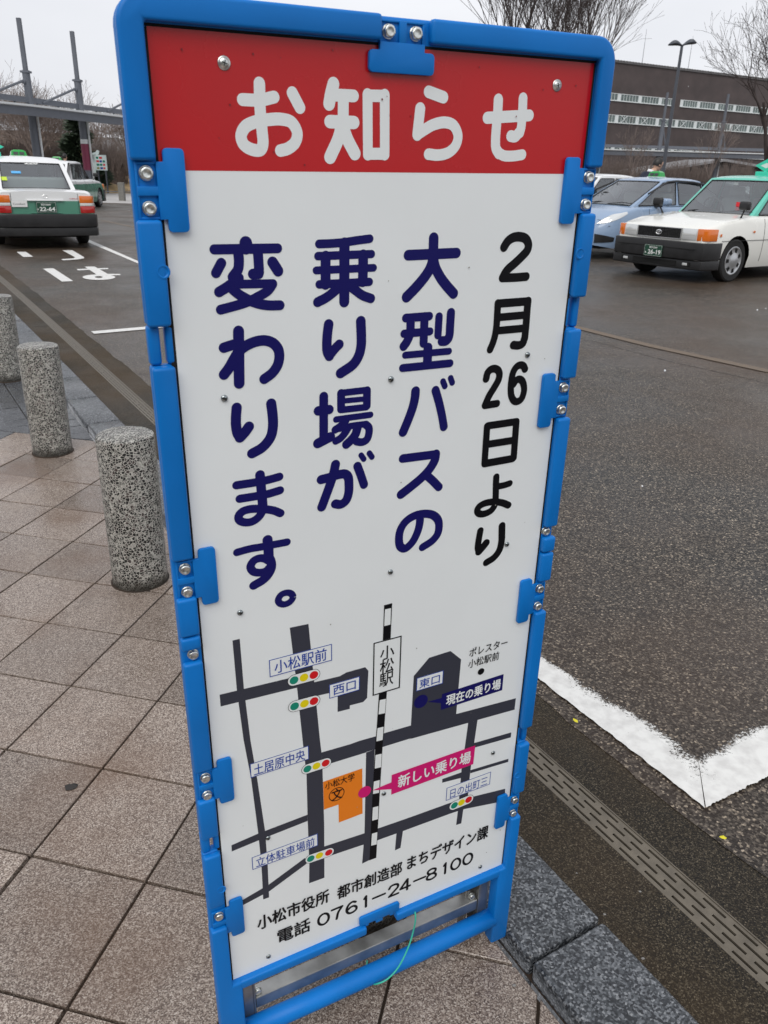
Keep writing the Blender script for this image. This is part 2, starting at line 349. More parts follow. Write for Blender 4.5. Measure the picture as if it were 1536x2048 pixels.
def text_geo(s, off=0.):
    """2-D glyph outlines of Blender's built-in font as (verts, faces), cropped to their ink box and scaled to 0..1 both ways"""
    k = (s, off)
    if k not in _txt:
        c = bpy.data.curves.new('t', 'FONT'); c.body = s; c.offset = off; c.resolution_u = 2
        o = bpy.data.objects.new('t', c); COL.objects.link(o); bpy.context.view_layer.update()
        me = bpy.data.meshes.new_from_object(o.evaluated_get(bpy.context.evaluated_depsgraph_get()))
        vs = [(v.co.x, v.co.y) for v in me.vertices]; fs = [tuple(p.vertices) for p in me.polygons]
        bpy.data.objects.remove(o); bpy.data.curves.remove(c); bpy.data.meshes.remove(me)
        x0 = min(v[0] for v in vs); x1 = max(v[0] for v in vs); y0 = min(v[1] for v in vs); y1 = max(v[1] for v in vs)
        _txt[k] = ([((x-x0)/(x1-x0), (y-y0)/(y1-y0)) for x, y in vs], fs, (x1-x0)/(y1-y0))
    return _txt[k]
def text_on(mb, s, O, X, Y, w_, h, off=0., lift=None, mi=None):
    """lay text s with lower left ink corner at O, along unit vectors X and Y"""
    vs, fs, asp = text_geo(s, off); O = Vector(O); X = Vector(X); Y = Vector(Y)
    if w_ is None: w_ = h*asp
    mb.add([O+X*(a*w_)+Y*(b*h) for a, b in vs], fs, mi)
def interp(x, xs, ys): return float(np.interp(x, xs, ys))
def gz(y):
    t = min(1., max(0., (y-3)/10)); return .17*t*t*(3-2*t)
# ---------------------------------------------------------------- the ground
def curve(pts):
    ys = np.array([p[0] for p in pts]); xs = np.array([p[1] for p in pts]); c = np.polyfit(ys, xs, 2); lo, hi = ys.min(), ys.max()
    def fn(y):
        yy = min(max(y, lo), hi); return float(np.polyval(c, yy)+(y-yy)*(2*c[0]*yy+c[1]))
    return fn
KO = curve([(1.098, .563), (1.212, .493), (1.343, .417), (4.546, -1.558), (4.773, -1.705), (5.261, -2.015), (5.886, -2.407), (6.807, -3.003), (8.094, -3.83)])
DC = curve([(1.175, .855), (1.438, .690), (1.855, .4375), (5.11, -1.577), (6.23, -2.30), (6.886, -2.70), (7.895, -3.375), (10.76, -5.19)])
AE = curve([(1.406, .957), (1.587, .854), (1.88, .676), (2.134, .511), (6.961, -2.517), (7.926, -3.153), (9.509, -4.156), (12.022, -5.768)])
KI = lambda y: KO(y)-.235
YS = [-12+.5*i for i in range(28)]+[2+.2*i for i in range(1, 70)]+[16, 18, 22, 30, 45, 70, 110, 170, 260, 400]
def strip(xa, xb, off, ys, nx=1):
    return [[(xa(y)+(xb(y)-xa(y))*k/nx, y, gz(y)+off) for k in range(nx+1)] for y in ys]
rng = random.Random(7)
jit = {}
_w = [0.]
def AEj(y):
    _w[0] = _w[0]*.8+rng.uniform(-.006, .006); return AE(y)+(_w[0] if y < 13 else 0)
m = MB(); ysd = sorted(set(YS+[-2+.035*i for i in range(430)])); rows = []
for y in ysd:
    a = AEj(y); rows.append([(x, y, gz(y)-.0585) for x in (a, a+.25, a+1.2, a+4, a+12, a+40, a+140)])
m.grid(rows); structure(m.build('road', 'asphalt', fixn=False))
m = MB(); m.grid(strip(lambda y: -160, lambda y: KI(y)-.02, -.012, YS)); structure(m.build('pavement_bed', 'joint_dirt', fixn=False))
# gutter: two concrete strips either side of a slotted channel
gut = structure(empty('gutter')); 
breaks = [-6, -3.4, -1.2, .62, 3.9, 7.78, 11.6, 15.4, 19.2, 23, 30, 40]
for a, b in zip(breaks[:-1], breaks[1:]):
    n = max(4, int((b-a)/.3)); ys = [a+.004+(b-a-.008)*i/n for i in range(n+1)]
    for xa, xb in ((lambda y: KO(y)-.02, lambda y: DC(y)-.054), (lambda y: DC(y)+.054, lambda y: AE(y)+.06)):
        m = MB(); m.grid(strip(xa, xb, -.0602, ys, 2)); m.build('gutter_slab', 'gutter_concrete', gut, fixn=False)
m = MB(); m.grid(strip(lambda y: KO(y)-.03, lambda y: AE(y)+.05, -.11, [y for y in YS if -6 <= y <= 40])); m.build('channel_bed', 'dark_void', gut, fixn=False)
# rim angles of the channel and its slotted covers
m = MB()
for s in (-1, 1):
    ys = [-6+.25*i for i in range(90)]
    m.grid([[(DC(y)+s*.054, y, gz(y)-.0605), (DC(y)+s*.0495, y, gz(y)-.0600), (DC(y)+s*.0495, y, gz(y)-.10)] for y in ys])
m.build('channel_rim', 'drain_steel', gut, fixn=False)
def along(y0, ds):
    """walk ds metres along the channel from y0 (away from the camera)"""
    sl = (DC(y0+.01)-DC(y0-.01))/.02; return y0+ds/math.sqrt(1+sl*sl)
y = 7.86
for k in range(10): y = along(y, -.998)
LEN = .998
for k in range(24):
    y1 = along(y, LEN); sl = (DC(y1)-DC(y))/(y1-y); T = Vector((sl, 1, 0)).normalized(); N = Vector((T.y, -T.x, 0))
    A = Vector((DC(y), y, 0)); m = MB()
    def P(s, t, z=0):
        q = A+T*s+N*t; return (q.x, q.y, gz(q.y)-.062+z)
    L0, L1 = .0015, LEN-.0015; W = .0415; rows = [-.030, -.010, .010, .030]; hw = .0034
    edges = [-W]+[e for r_ in rows for e in (r_-hw, r_+hw)]+[W]
    for i in range(0, len(edges)-1):
        a, b = edges[i], edges[i+1]
        if i % 2 == 0:
            m.add([P(L0, a), P(L1, a), P(L1, b), P(L0, b)], [(0, 1, 2, 3)])
        else:
            ph = .012 if (i//2) % 2 == 0 else .0535; s = L0; c = ph
            while s < L1:
                e = min(c, L1); 
                if e > s: m.add([P(s, a), P(e, a), P(e, b), P(s, b)], [(0, 1, 2, 3)])
                for t in (a, b): m.add([P(e, t), P(min(e+.062, L1), t), P(min(e+.062, L1), t, -.006), P(e, t, -.006)], [(0, 1, 2, 3)])
                s = c+.062; c += .083
                if c > L1: 
                    if s < L1: m.add([P(s, a), P(L1, a), P(L1, b), P(s, b)], [(0, 1, 2, 3)])
                    break
    for t in (-W, W): m.add([P(L0, t), P(L1, t), P(L1, t, -.02), P(L0, t, -.02)], [(0, 1, 2, 3)])
    m.build('drain_cover', 'drain_steel', gut, fixn=False); y = y1

# kerb stones
kerb = structure(empty('kerb'))
def step(fn, y0, ds):
    sl = (fn(y0+.01)-fn(y0-.01))/.02; return y0+ds/math.sqrt(1+sl*sl)
y = 1.212
for k in range(6): y = step(KO, y, -.585)
krnd = random.Random(3)
for k in range(38):
    y1 = step(KO, y, .585); a = Vector((KO(y), y)); b = Vector((KO(y1), y1)); T = (b-a).normalized(); N = Vector((-T.y, T.x))
    a2, b2 = a+T*.0035, b-T*.0035; h = .030+krnd.uniform(-.0015, .0015)
    pol = [a2, b2, b2+N*.198, a2+N*.198]; m = MB()
    m.prism([(p.x, p.y) for p in pol], lambda p, z: (p[0], p[1], gz(p[1])+z), -.09, h)
    m.build('kerb_stone', 'kerb_granite', kerb, bevel=.009, seg=3, smooth=True); y = y1
m = MB(); m.grid(strip(KI, KO, -.02, [.2+.3*i for i in range(70)])); m.build('kerb_bedding', 'joint_dirt', kerb, fixn=False)

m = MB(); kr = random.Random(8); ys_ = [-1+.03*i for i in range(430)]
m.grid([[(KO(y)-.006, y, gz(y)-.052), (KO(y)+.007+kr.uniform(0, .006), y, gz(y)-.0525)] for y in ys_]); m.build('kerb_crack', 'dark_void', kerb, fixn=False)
# granite paving, every slab a piece
def clip(poly, p, n):
    """keep the part of poly where (q-p).n >= 0"""
    out = []
    for i in range(len(poly)):
        a, b = poly[i], poly[(i+1) % len(poly)]; da = (a[0]-p[0])*n[0]+(a[1]-p[1])*n[1]; db = (b[0]-p[0])*n[0]+(b[1]-p[1])*n[1]
        if da >= 0: out.append(a)
        if (da >= 0) != (db >= 0):
            t = da/(da-db); out.append((a[0]+(b[0]-a[0])*t, a[1]+(b[1]-a[1])*t))
    return out
def area(p): return .5*abs(sum(p[i][0]*p[(i+1) % len(p)][1]-p[(i+1) % len(p)][0]*p[i][1] for i in range(len(p))))
kline = []
for ya, yb in ((-3, 1), (1, 3), (3, 5), (5, 8), (8, 12)):
    a = Vector((KI(ya), ya)); b = Vector((KI(yb), yb)); T = (b-a).normalized(); N = Vector((-T.y, T.x)); kline.append((a+N*.014, N))
def inset(poly, d):
    c = (sum(p[0] for p in poly)/len(poly), sum(p[1] for p in poly)/len(poly))
    for i in range(len(poly)):
        a, b = Vector(poly[i]), Vector(poly[(i+1) % len(poly)]); t = (b-a)
        if t.length < 1e-5: continue
        t.normalize(); n = Vector((-t.y, t.x)); 
        if (Vector(c)-a).dot(n) < 0: n = -n
        yield a+n*d, n
def shrink(poly, d):
    out = list(poly)
    for p, n in list(inset(poly, d)):
        out = clip(out, p, n)
        if len(out) < 3: return []
    return out
def visible(x, y):
    d = Vector((x, y, gz(y)-CAMZ)); z = d.dot(fw)
    if z < .15: return False
    px = 768+FPX*d.dot(rt)/z; py = 1024-FPX*d.dot(up)/z
    return -90 < px < 1640 and -60 < py < 2200
yaw = -0.219717; e1 = Vector((math.cos(yaw), math.sin(yaw))); e2 = Vector((math.sin(yaw), -math.cos(yaw)))
TA, TB = 0.29546, 0.30454; ORG = Vector((-0.8961, 2.3223))
pav = structure(empty('pavement')); trnd = random.Random(11)
rest = {'pink_granite': MB(), 'grey_granite': MB()}
def slab(poly, matn, gap=.0033):
    for p, n in kline:
        poly = clip(poly, p, n)
        if len(poly) < 3: return
    if area(poly) < .0006: return
    top = shrink(poly, gap+.0016); side = shrink(poly, gap)
    if len(top) < 3: return
    cx = sum(p[0] for p in top)/len(top); cy = sum(p[1] for p in top)/len(top)
    dz = trnd.uniform(-.0012, .0012); see = visible(cx, cy)
    m = MB() if see else rest[matn]
    ta, tb = trnd.uniform(-.004, .004), trnd.uniform(-.004, .004)
    T_ = [(p[0], p[1], gz(p[1])+dz+(p[0]-cx)*ta+(p[1]-cy)*tb) for p in top]
    if len(side) != len(top) or not see: m.add(T_+[(p[0], p[1], z-.02) for p, z in zip(top, [t[2] for t in T_])], [tuple(range(len(T_)))]+[(i, (i+1) % len(T_), len(T_)+(i+1) % len(T_), len(T_)+i) for i in range(len(T_))])
    else:
        n = len(top); S_ = [(p[0], p[1], t[2]-.0014) for p, t in zip(side, T_)]; B_ = [(p[0], p[1], t[2]-.022) for p, t in zip(side, T_)]
        m.add(T_+S_+B_, [tuple(range(n))]+[(i, (i+1) % n, n+(i+1) % n, n+i) for i in range(n)]+[(n+i, n+(i+1) % n, 2*n+(i+1) % n, 2*n+i) for i in range(n)])
    if see: m.build('paving_slab', matn, pav)
def cell(c0, c1, r0, r1):
    return [tuple(ORG+e1*(TA*c)+e2*(TB*r_)) for c, r_ in ((c0, r0), (c1, r0), (c1, r1), (c0, r1))]
for r_ in range(-7, 18):
    for c in range(-24, 18):
        q = ORG+e1*(TA*(c+.5))+e2*(TB*(r_+.5))
        if q.x > KI(q.y)+.35 or q.y < -2.5 or q.x < -6: continue
        if r_ < -6 or (r_ == -6 and c < -6): continue
        slab(cell(c, c+1, r_, r_+1), 'pink_granite')
# grey granite beyond: large slabs, and a band of small setts following the kerb
for i in range(24):
    for j in range(-8, 20):
        r0 = -6-(i+1)*.5*1.0; c0 = -22+j
        r0 = -6-(i+1)*1.48; r1 = -6-i*1.48
        if i > 3: continue
        poly = cell(c0*1.45, (c0+1)*1.45, r0, r1)
        a = Vector((KI(4.3)-.42, 4.3)); b = Vector((KI(8)-.42, 8)); T = (b-a).normalized(); N = Vector((-T.y, T.x))
        poly = clip(poly, a, N)
        if len(poly) < 3: continue
        slab(poly, 'grey_granite')
T = (Vector((KI(8), 8))-Vector((KI(4.3), 4.3))).normalized(); N = Vector((-T.y, T.x))
for i in range(-6, 30):
    for j in range(3):
        base = Vector((KI(4.3), 4.3))+T*(.145*i)+N*(.14*j)
        poly = [tuple(base+T*a+N*b) for a, b in ((0, 0), (.145, 0), (.145, .14), (0, .14))]
        lim = ORG+e2*(TB*-6); poly = clip(poly, tuple(lim), tuple(-e2))
        if len(poly) < 3 or base.y > 7: continue
        slab(poly, 'grey_granite')
for c in range(-24, -6): slab(cell(c, c+1, -6, -5), 'grey_granite')
for k_, m in rest.items():
    if m.v: stuff(m.build('distant_paving', k_, pav))
m = MB(); m.grid(strip(lambda y: -160, lambda y: KO(y)-.3, -.003, [y for y in YS if y >= 7.2])); m.grid(strip(lambda y: -160, lambda y: -6.2, -.003, [y for y in YS if y <= 7.8]))
structure(m.build('pavement_far', 'grey_granite', fixn=False))

# paint on the road
ROADZ = -.0535; _j = [0.]
def decal(name, A, B, matn='road_paint', label=None, n=14, lift=0.):
    """band between two polylines A and B of the same length"""
    m = MB(); rows = []; uvs = []
    for k in range(len(A)-1):
        for i in range(n+(k == len(A)-2)):
            t = i/n; pa = Vector(A[k]).lerp(Vector(A[k+1]), t); pb = Vector(B[k]).lerp(Vector(B[k+1]), t)
            if n > 40:
                _j[0] = _j[0]*.7+rng.uniform(-.0018, .0018); tt = (Vector(A[k+1])-Vector(A[k])).normalized(); pa += Vector((-tt.y, tt.x))*_j[0]
            rows.append([(*(pa.lerp(pb, j/3)), 0) for j in range(4)])
    rows = [[(p[0], p[1], gz(p[1])+ROADZ+lift) for p in r_] for r_ in rows]
    m.grid(rows); o = m.build(name, matn, fixn=False)
    ul = o.data.uv_layers.new(name='UVMap')
    for lp in o.data.loops: ul.data[lp.index].uv = ((lp.vertex_index % 4)/3, 0)
    return structure(o)
d1 = Vector((.945, 1.861)); d2 = Vector((.888, 1.637)); a1 = Vector((.556-.36, 2.337+.545)); a2 = Vector((.531-.53, 2.20+.80)); dd = Vector((.86, .50))
decal('road_marking', [tuple(a2), (.531, 2.218), tuple(d2)], [(.12, 3.02), (.590, 2.330), tuple(d1)], 'road_paint_worn', n=70)
decal('road_marking', [tuple(d2), (1.115, 1.766), tuple(Vector((1.115, 1.766))+dd*3)], [tuple(d1), (1.227, 2.023), tuple(Vector((1.227, 2.023))+dd*3)], 'road_paint_worn', n=90, lift=.0015)
decal('road_marking', [(-6.011, 16.226), (-4.021, 12.827), (-3.157, 11.421)], [(-6.16, 16.749), (-4.127, 13.177), (-3.229, 11.694)], 'road_paint', n=10)
decal('road_marking', [(-6.34, 13.877), (-5.891, 13.107)], [(-6.201, 13.919), (-5.769, 13.19)], 'road_paint', n=6)
decal('road_marking', [(-5.007, 11.712), (-4.284, 10.549)], [(-4.892, 11.796), (-4.162, 10.616)], 'road_paint', n=6)
decal('road_marking', [(-2.81, 7.516), (-2.409, 7.772), (-2.063, 8.032)], [(-2.876, 7.618), (-2.444, 7.894), (-2.092, 8.152)], 'road_paint', n=6)
decal('road_marking', [(-5.742, 14.34), (-5.172, 13.362), (-5.103, 13.22), (-5.101, 13.109), (-5.222, 12.95)], [(-5.599, 14.422), (-4.998, 13.33), (-4.94, 13.154), (-4.979, 12.971), (-5.135, 12.793)], 'road_paint', n=4)
decal('road_marking', [(-4.547, 11.782), (-4.16, 12.001)], [(-4.474, 11.64), (-4.119, 11.868)], 'road_paint', n=3)
decal('road_marking', [(-4.534, 12.059), (-4.009, 11.142)], [(-4.404, 12.114), (-3.902, 11.265)], 'road_paint', n=6, lift=.0012)
decal('road_marking', [(-3.985, 11.37), (-3.786, 11.392)], [(-3.918, 11.231), (-3.756, 11.275)], 'road_paint', n=3)
decal('road_marking', [(-3.755, 11.067), (-3.784, 11.132), (-3.826, 11.19), (-3.877, 11.238), (-3.935, 11.27), (-3.995, 11.286), (-4.054, 11.284), (-4.106, 11.263), (-4.147, 11.226), (-4.176, 11.175), (-4.191, 11.115), (-4.189, 11.049), (-4.173, 10.982), (-4.142, 10.92), (-4.101, 10.865), (-4.05, 10.821), (-3.994, 10.791), (-3.936, 10.777), (-3.881, 10.779), (-3.83, 10.797), (-3.789, 10.831), (-3.759, 10.878), (-3.743, 10.936), (-3.741, 11.0), (-3.755, 11.067)], [(-3.919, 11.043), (-3.929, 11.066), (-3.941, 11.087), (-3.956, 11.105), (-3.971, 11.117), (-3.986, 11.124), (-4.0, 11.124), (-4.012, 11.119), (-4.021, 11.107), (-4.026, 11.09), (-4.028, 11.07), (-4.025, 11.047), (-4.019, 11.023), (-4.009, 11.0), (-3.997, 10.98), (-3.982, 10.963), (-3.967, 10.951), (-3.952, 10.944), (-3.938, 10.944), (-3.927, 10.949), (-3.918, 10.961), (-3.912, 10.977), (-3.911, 10.997), (-3.913, 11.02), (-3.919, 11.043)], 'road_paint', n=1, lift=.0006)

m = MB(); A_ = [(-8, 22.9), (-2.2, 14.55), (1.995, 8.478), (2.56, 7.66), (3.31, 6.80), (5.2, 5.0), (9, 2.0), (14, -1.4)]
rows = []
for k in range(len(A_)-1):
    for i in range(16):
        p = Vector(A_[k]).lerp(Vector(A_[k+1]), i/15); t = (Vector(A_[k+1])-Vector(A_[k])).normalized(); nn_ = Vector((-t.y, t.x))*.062
        rows.append([(p.x-nn_.x, p.y-nn_.y, gz(p.y)-.0535), (p.x+nn_.x, p.y+nn_.y, gz(p.y)-.0535)])
m.grid(rows); structure(m.build('sett_line', 'brown_sett', fixn=False))
m = MB(); cr_ = random.Random(6); rows = []; C_ = [(-.6, 10.2), (1.99, 7.86), (2.53, 7.06), (3.03, 6.52), (3.33, 5.99), (5.6, 3.9)]
for k in range(len(C_)-1):
    for i in range(30):
        p = Vector(C_[k]).lerp(Vector(C_[k+1]), i/30); t = (Vector(C_[k+1])-Vector(C_[k])).normalized(); n_ = Vector((-t.y, t.x)); p += n_*cr_.uniform(-.006, .006); w_ = cr_.uniform(.001, .005)
        rows.append([(p.x-n_.x*w_, p.y-n_.y*w_, gz(p.y)-.0555), (p.x+n_.x*w_, p.y+n_.y*w_, gz(p.y)-.0555)])
m.grid(rows); structure(m.build('road_crack', 'dark_void', fixn=False))
# small litter on the ground
def blob(name, x, y, r_, matn, z=0., flat=.5, label=None, cat=None, seed=0):
    rr = random.Random(seed); m = MB(); n = 9
    prof = [(0, 0), (.7, .02), (1, .25), (.8, .75), (.35, 1), (0, 1.02)]
    vs = []
    for i, (a, h) in enumerate(prof):
        for j in range(n):
            t = 2*math.pi*j/n; k = r_*a*(1+rr.uniform(-.22, .22)); vs.append((x+k*math.cos(t), y+k*.8*math.sin(t), gz(y)+z+h*r_*flat))
    fs = [(i*n+j, i*n+(j+1) % n, (i+1)*n+(j+1) % n, (i+1)*n+j) for i in range(len(prof)-1) for j in range(n)]
    m.add(vs, fs); o = m.build(name, matn, smooth='all'); 
    if label: tag(o, label, cat)
    return o
for i, (x, y, r_, z, lb) in enumerate([(0.288, 1.075, 0.0042, 0.0, 'grey pebble on the pink paving right of the sign foot'), (0.275, 1.157, 0.003, 0.0, 'tiny dark pebble just below the right foot of the sign'), (0.635, 1.365, 0.0035, -0.062, 'pale pebble in the gutter, upper one near the slotted channel'), (0.634, 1.365, 0.0036, -0.062, 'pale pebble between kerb and slotted channel'), (0.59, 1.19, 0.0045, -0.062, 'grey pebble wedged in the outer kerb joint'), (0.505, 1.229, 0.0035, 0.022, 'white pebble at the corner of two kerb stones'), (0.494, 1.414, 0.003, -0.062, 'pebble in the gutter beside the kerb near the sign')]):
    blob('pebble', x, y, r_, 'pebble', z, .8, lb, 'pebble', i)
for i, (x, y, lb) in enumerate([(0.612, 1.987, 'small yellow leaf on the gutter edge below the white road line'), (0.894, 1.53, 'yellow leaf on the asphalt edge at the right')]):
    m = MB(); t = .6+i; c, s = math.cos(t), math.sin(t); P_ = [(0, -.010, 0), (.006, -.003, .003), (.005, .006, .002), (0, .011, .004), (-.005, .005, .003), (-.006, -.003, .002)]
    z0 = gz(y)-.052
    m.add([(x+a*c-b*s, y+a*s+b*c, z0+h) for a, b, h in P_]+[(x, y, z0+.0045)], [(k, (k+1) % 6, 6) for k in range(6)])
    tag(m.build('fallen_leaf', 'leaf_yellow', fixn=False), lb, 'leaf')
structure(blob('chewing_gum_spot', -0.797, 1.589, .017, 'gum', .0009, .03, seed=5))

# ---------------------------------------------------------------- granite bollards
def bollard(x, y, label):
    t = empty('bollard', (x, y, gz(y)-.004), 0, label, 'bollard', 'stone bollards along the kerb')
    m = MB(); m.lathe([(.1045, 0), (.1045, .02), (.1045, .585), (.1015, .598), (.094, .603), (0, .603)], 56)
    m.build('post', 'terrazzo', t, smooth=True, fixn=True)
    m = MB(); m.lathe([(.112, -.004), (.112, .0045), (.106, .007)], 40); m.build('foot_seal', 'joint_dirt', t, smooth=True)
    return t
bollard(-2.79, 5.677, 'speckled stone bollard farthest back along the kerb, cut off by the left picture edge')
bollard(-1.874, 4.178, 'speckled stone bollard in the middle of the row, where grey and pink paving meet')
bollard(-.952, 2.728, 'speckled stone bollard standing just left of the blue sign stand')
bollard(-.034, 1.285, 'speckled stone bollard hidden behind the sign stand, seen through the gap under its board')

# ---------------------------------------------------------------- the notice sign
SX = Vector((0.888468, 0.458652, 0.016203)); SN = Vector((0.458913, -0.888237, -0.020840)); SD = Vector((0.004834, 0.025951, -0.999652)); SO = Vector((-0.242246, 0.881773, 1.615746)); V0 = 1616.31
foot = SO+SX*.276+SD*(V0/1000)
sign = bpy.data.objects.new('notice_stand', None); COL.objects.link(sign)
sign.matrix_world = Matrix(((SX.x, -SN.x, -SD.x, foot.x), (SX.y, -SN.y, -SD.y, foot.y), (SX.z, -SN.z, -SD.z, foot.z), (0, 0, 0, 1)))
tag(sign, 'tall blue plastic framed notice stand with a red header reading お知らせ', 'notice stand')
def S(u_, v_, d=0.): return ((u_-276)/1000, -d/1000, (V0-v_)/1000)
def sbox(m, u0, u1, v0, v1, d0, d1, mi=None):
    a = S(u0, v1, d1); b = S(u1, v0, d0); m.box(a[0], b[0], a[1], b[1], a[2], b[2], mi=mi)
def sprism(m, poly, d0, d1, mi=None): m.prism(poly, lambda p, d: S(p[0], p[1], d), d0, d1, mi)
# moulded frame
m = MB()
OL, OR, OT, IL, IR, IT = -31, 578.5, -31, -5, 555, -6
def arc(cx, cy, r_, a0, a1, n=8): return [(cx+r_*math.cos(R(a0+(a1-a0)*i/n)), cy+r_*math.sin(R(a0+(a1-a0)*i/n))) for i in range(n+1)]
# backing rail (set 0.6 mm in from the outer face of the blocks)
for a, b in ((330, 1053), (1091, 1402)):
    sbox(m, OL+.6, -1, a, b, -15, .6); sbox(m, 553, OR-.6, a, b, -15, .6)
for a, b in ((285, 330), (1053, 1091)):
    sbox(m, OL+.6, -17, a, b, -15, .6); sbox(m, -11, -1, a, b, -15, .6); sbox(m, 553, 561, a, b, -15, .6); sbox(m, 567, OR-.6, a, b, -15, .6)
sprism(m, [(OL+.6, 285)]+arc(OL+30, OT+30, 29.4, 180, 270)+arc(OR-30, OT+30, 29.4, 270, 360)+[(OR-.6, 285), (553, 285), (553, -2), (-1, -2), (-1, 285)], -15, .6)
# raised blocks
top_l = [(249, OT)]+arc(OL+30, OT+30, 30, 270, 180)+[(OL, 117), (IL, 117), (IL, IT), (249, IT)]
top_r = [(311, OT), (311, IT), (IR, IT), (IR, 118), (OR, 118)]+arc(OR-30, OT+30, 30, 0, -90)
sprism(m, top_l, 0, 12); sprism(m, top_r, 0, 12)
for a, b in ((174, 285), (330, 577), (633, 690), (692.5, 712), (733, 922), (978, 1053), (1091, 1201)): sbox(m, OL, IL, a, b, 0, 12)
for a, b in ((175, 286), (331, 403), (464, 646), (665, 691), (693.5, 746), (806, 1053), (1091, 1209)): sbox(m, IR, OR, a, b, 0, 12)
# groove lines between adjoining blocks are 2.5 mm gaps; feet and lower bars
sprism(m, [(OL, 1256), (IL, 1256), (IL, 1402), (12, 1402), (12, V0), (OL, V0)], -15.5, 12)
sprism(m, [(IR, 1272), (OR, 1272), (OR, V0), (540, V0), (540, 1402), (IR, 1402)], -15.5, 12)
sbox(m, 8, 249, 1402, 1421, -15, 11.4); sbox(m, 311, 544, 1402, 1421, -15, 11.4)
o = m.build('frame', 'blue_plastic', sign, smooth=True, bevel=.0042, seg=3)
m = MB(); pr = [S(8, 1553, -3), S(140, 1557, -3), S(276, 1559, -3), S(410, 1557, -3), S(546, 1553, -3)]
m.tube(pr, .0185, 18); m.build('lower_rail', 'blue_plastic', sign, smooth='all')
# dimples: shallow round sockets on the blocks
for u_, v_ in ((-9, 226), (-9, 1166), (557, 226), (557, 1160)):
    m = MB(); Mx = Matrix.Translation(Vector(S(u_, v_, 11.2))) @ Matrix.Rotation(R(90), 4, 'X')
    m.lathe([(.0075, 0), (.0073, .0012), (.0058, .0013), (.0045, .0002), (0, .0)], 20, Mx); m.build('socket', 'blue_plastic', sign, smooth=True)
# the printed board
m = MB(); sbox(m, -.9, 552.9, -1.9, 1401.8, -3.5, 0); bd = m.build('board', 'board_white', sign)
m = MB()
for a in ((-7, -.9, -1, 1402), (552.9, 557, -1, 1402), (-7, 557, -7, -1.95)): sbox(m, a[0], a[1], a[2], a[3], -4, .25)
m.build('painted_shadow_gap', 'dark_void', sign)  # black strips stand in for the shadow line between frame and board
def flat(name, matn, polys, lift, parent=bd, label=None):
    m = MB()
    for i, p in enumerate(polys): m.add([S(a, b, lift+.012*i) for a, b in p], [tuple(range(len(p)))])
    o = m.build(name, matn, parent, fixn=False)
    if label: o['label'] = label
    return o
flat('header_band', 'print_red', [[(-.9, -1.9), (552.9, -1.9), (552.9, 126.3), (-.9, 126.3)]], .15, label='red header band')
def ribbon(m, pts, wd, z0, z1):
    """round-ended brush stroke of width wd along pts (board mm)"""
    P = smooth_pts(pts); n = len(P); hw = wd/2; Lf = []; Rt = []
    tan = []
    for i in range(n):
        t = P[min(i+1, n-1)]-P[max(i-1, 0)]; tan.append(t/np.linalg.norm(t))
    vs = []; fs = []
    zz = lambda i: z0+(z1-z0)*i/max(1, n-1)
    for i in range(n):
        nx, ny = -tan[i][1], tan[i][0]
        vs.append(S(P[i][0]+nx*hw, P[i][1]+ny*hw, zz(i))); vs.append(S(P[i][0]-nx*hw, P[i][1]-ny*hw, zz(i)))
    fs = [(2*i, 2*i+1, 2*i+3, 2*i+2) for i in range(n-1)]
    if np.linalg.norm(P[0]-P[-1]) > .5:
        for end, sg in ((0, -1), (n-1, 1)):
            t = tan[end]*sg; nx, ny = -tan[end][1], tan[end][0]; b = len(vs); K = 10
            for k in range(1, K):
                a = math.pi*k/K; q = P[end]+np.array([nx, ny])*hw*math.cos(a)+t*hw*math.sin(a); vs.append(S(q[0], q[1], zz(end)))
            fs.append(tuple([2*end]+list(range(b, b+K-1))+[2*end+1]))
    m.add(vs, fs)
def smooth_pts(p, n=7):
    p = np.array(p, float)
    if len(p) == 2: return p
    if np.allclose(p[0], p[-1], atol=.6): q = np.vstack([p[-2], p, p[1]])
    else: q = np.vstack([2*p[0]-p[1], p, 2*p[-1]-p[-2]])
    out = []
    for i in range(1, len(q)-2):
        P0, P1, P2, P3 = q[i-1:i+3]; t0 = 0; t1 = t0+np.linalg.norm(P1-P0)**.5; t2 = t1+np.linalg.norm(P2-P1)**.5; t3 = t2+np.linalg.norm(P3-P2)**.5
        for t in np.linspace(t1, t2, n, endpoint=False):
            A1 = (t1-t)/(t1-t0)*P0+(t-t0)/(t1-t0)*P1; A2 = (t2-t)/(t2-t1)*P1+(t-t1)/(t2-t1)*P2; A3 = (t3-t)/(t3-t2)*P2+(t-t2)/(t3-t2)*P3
            B1 = (t2-t)/(t2-t0)*A1+(t-t0)/(t2-t0)*A2; B2 = (t3-t)/(t3-t1)*A2+(t-t1)/(t3-t1)*A3; out.append((t2-t)/(t2-t1)*B1+(t-t1)/(t2-t1)*B2)
    out.append(q[-2]); return np.array(out)
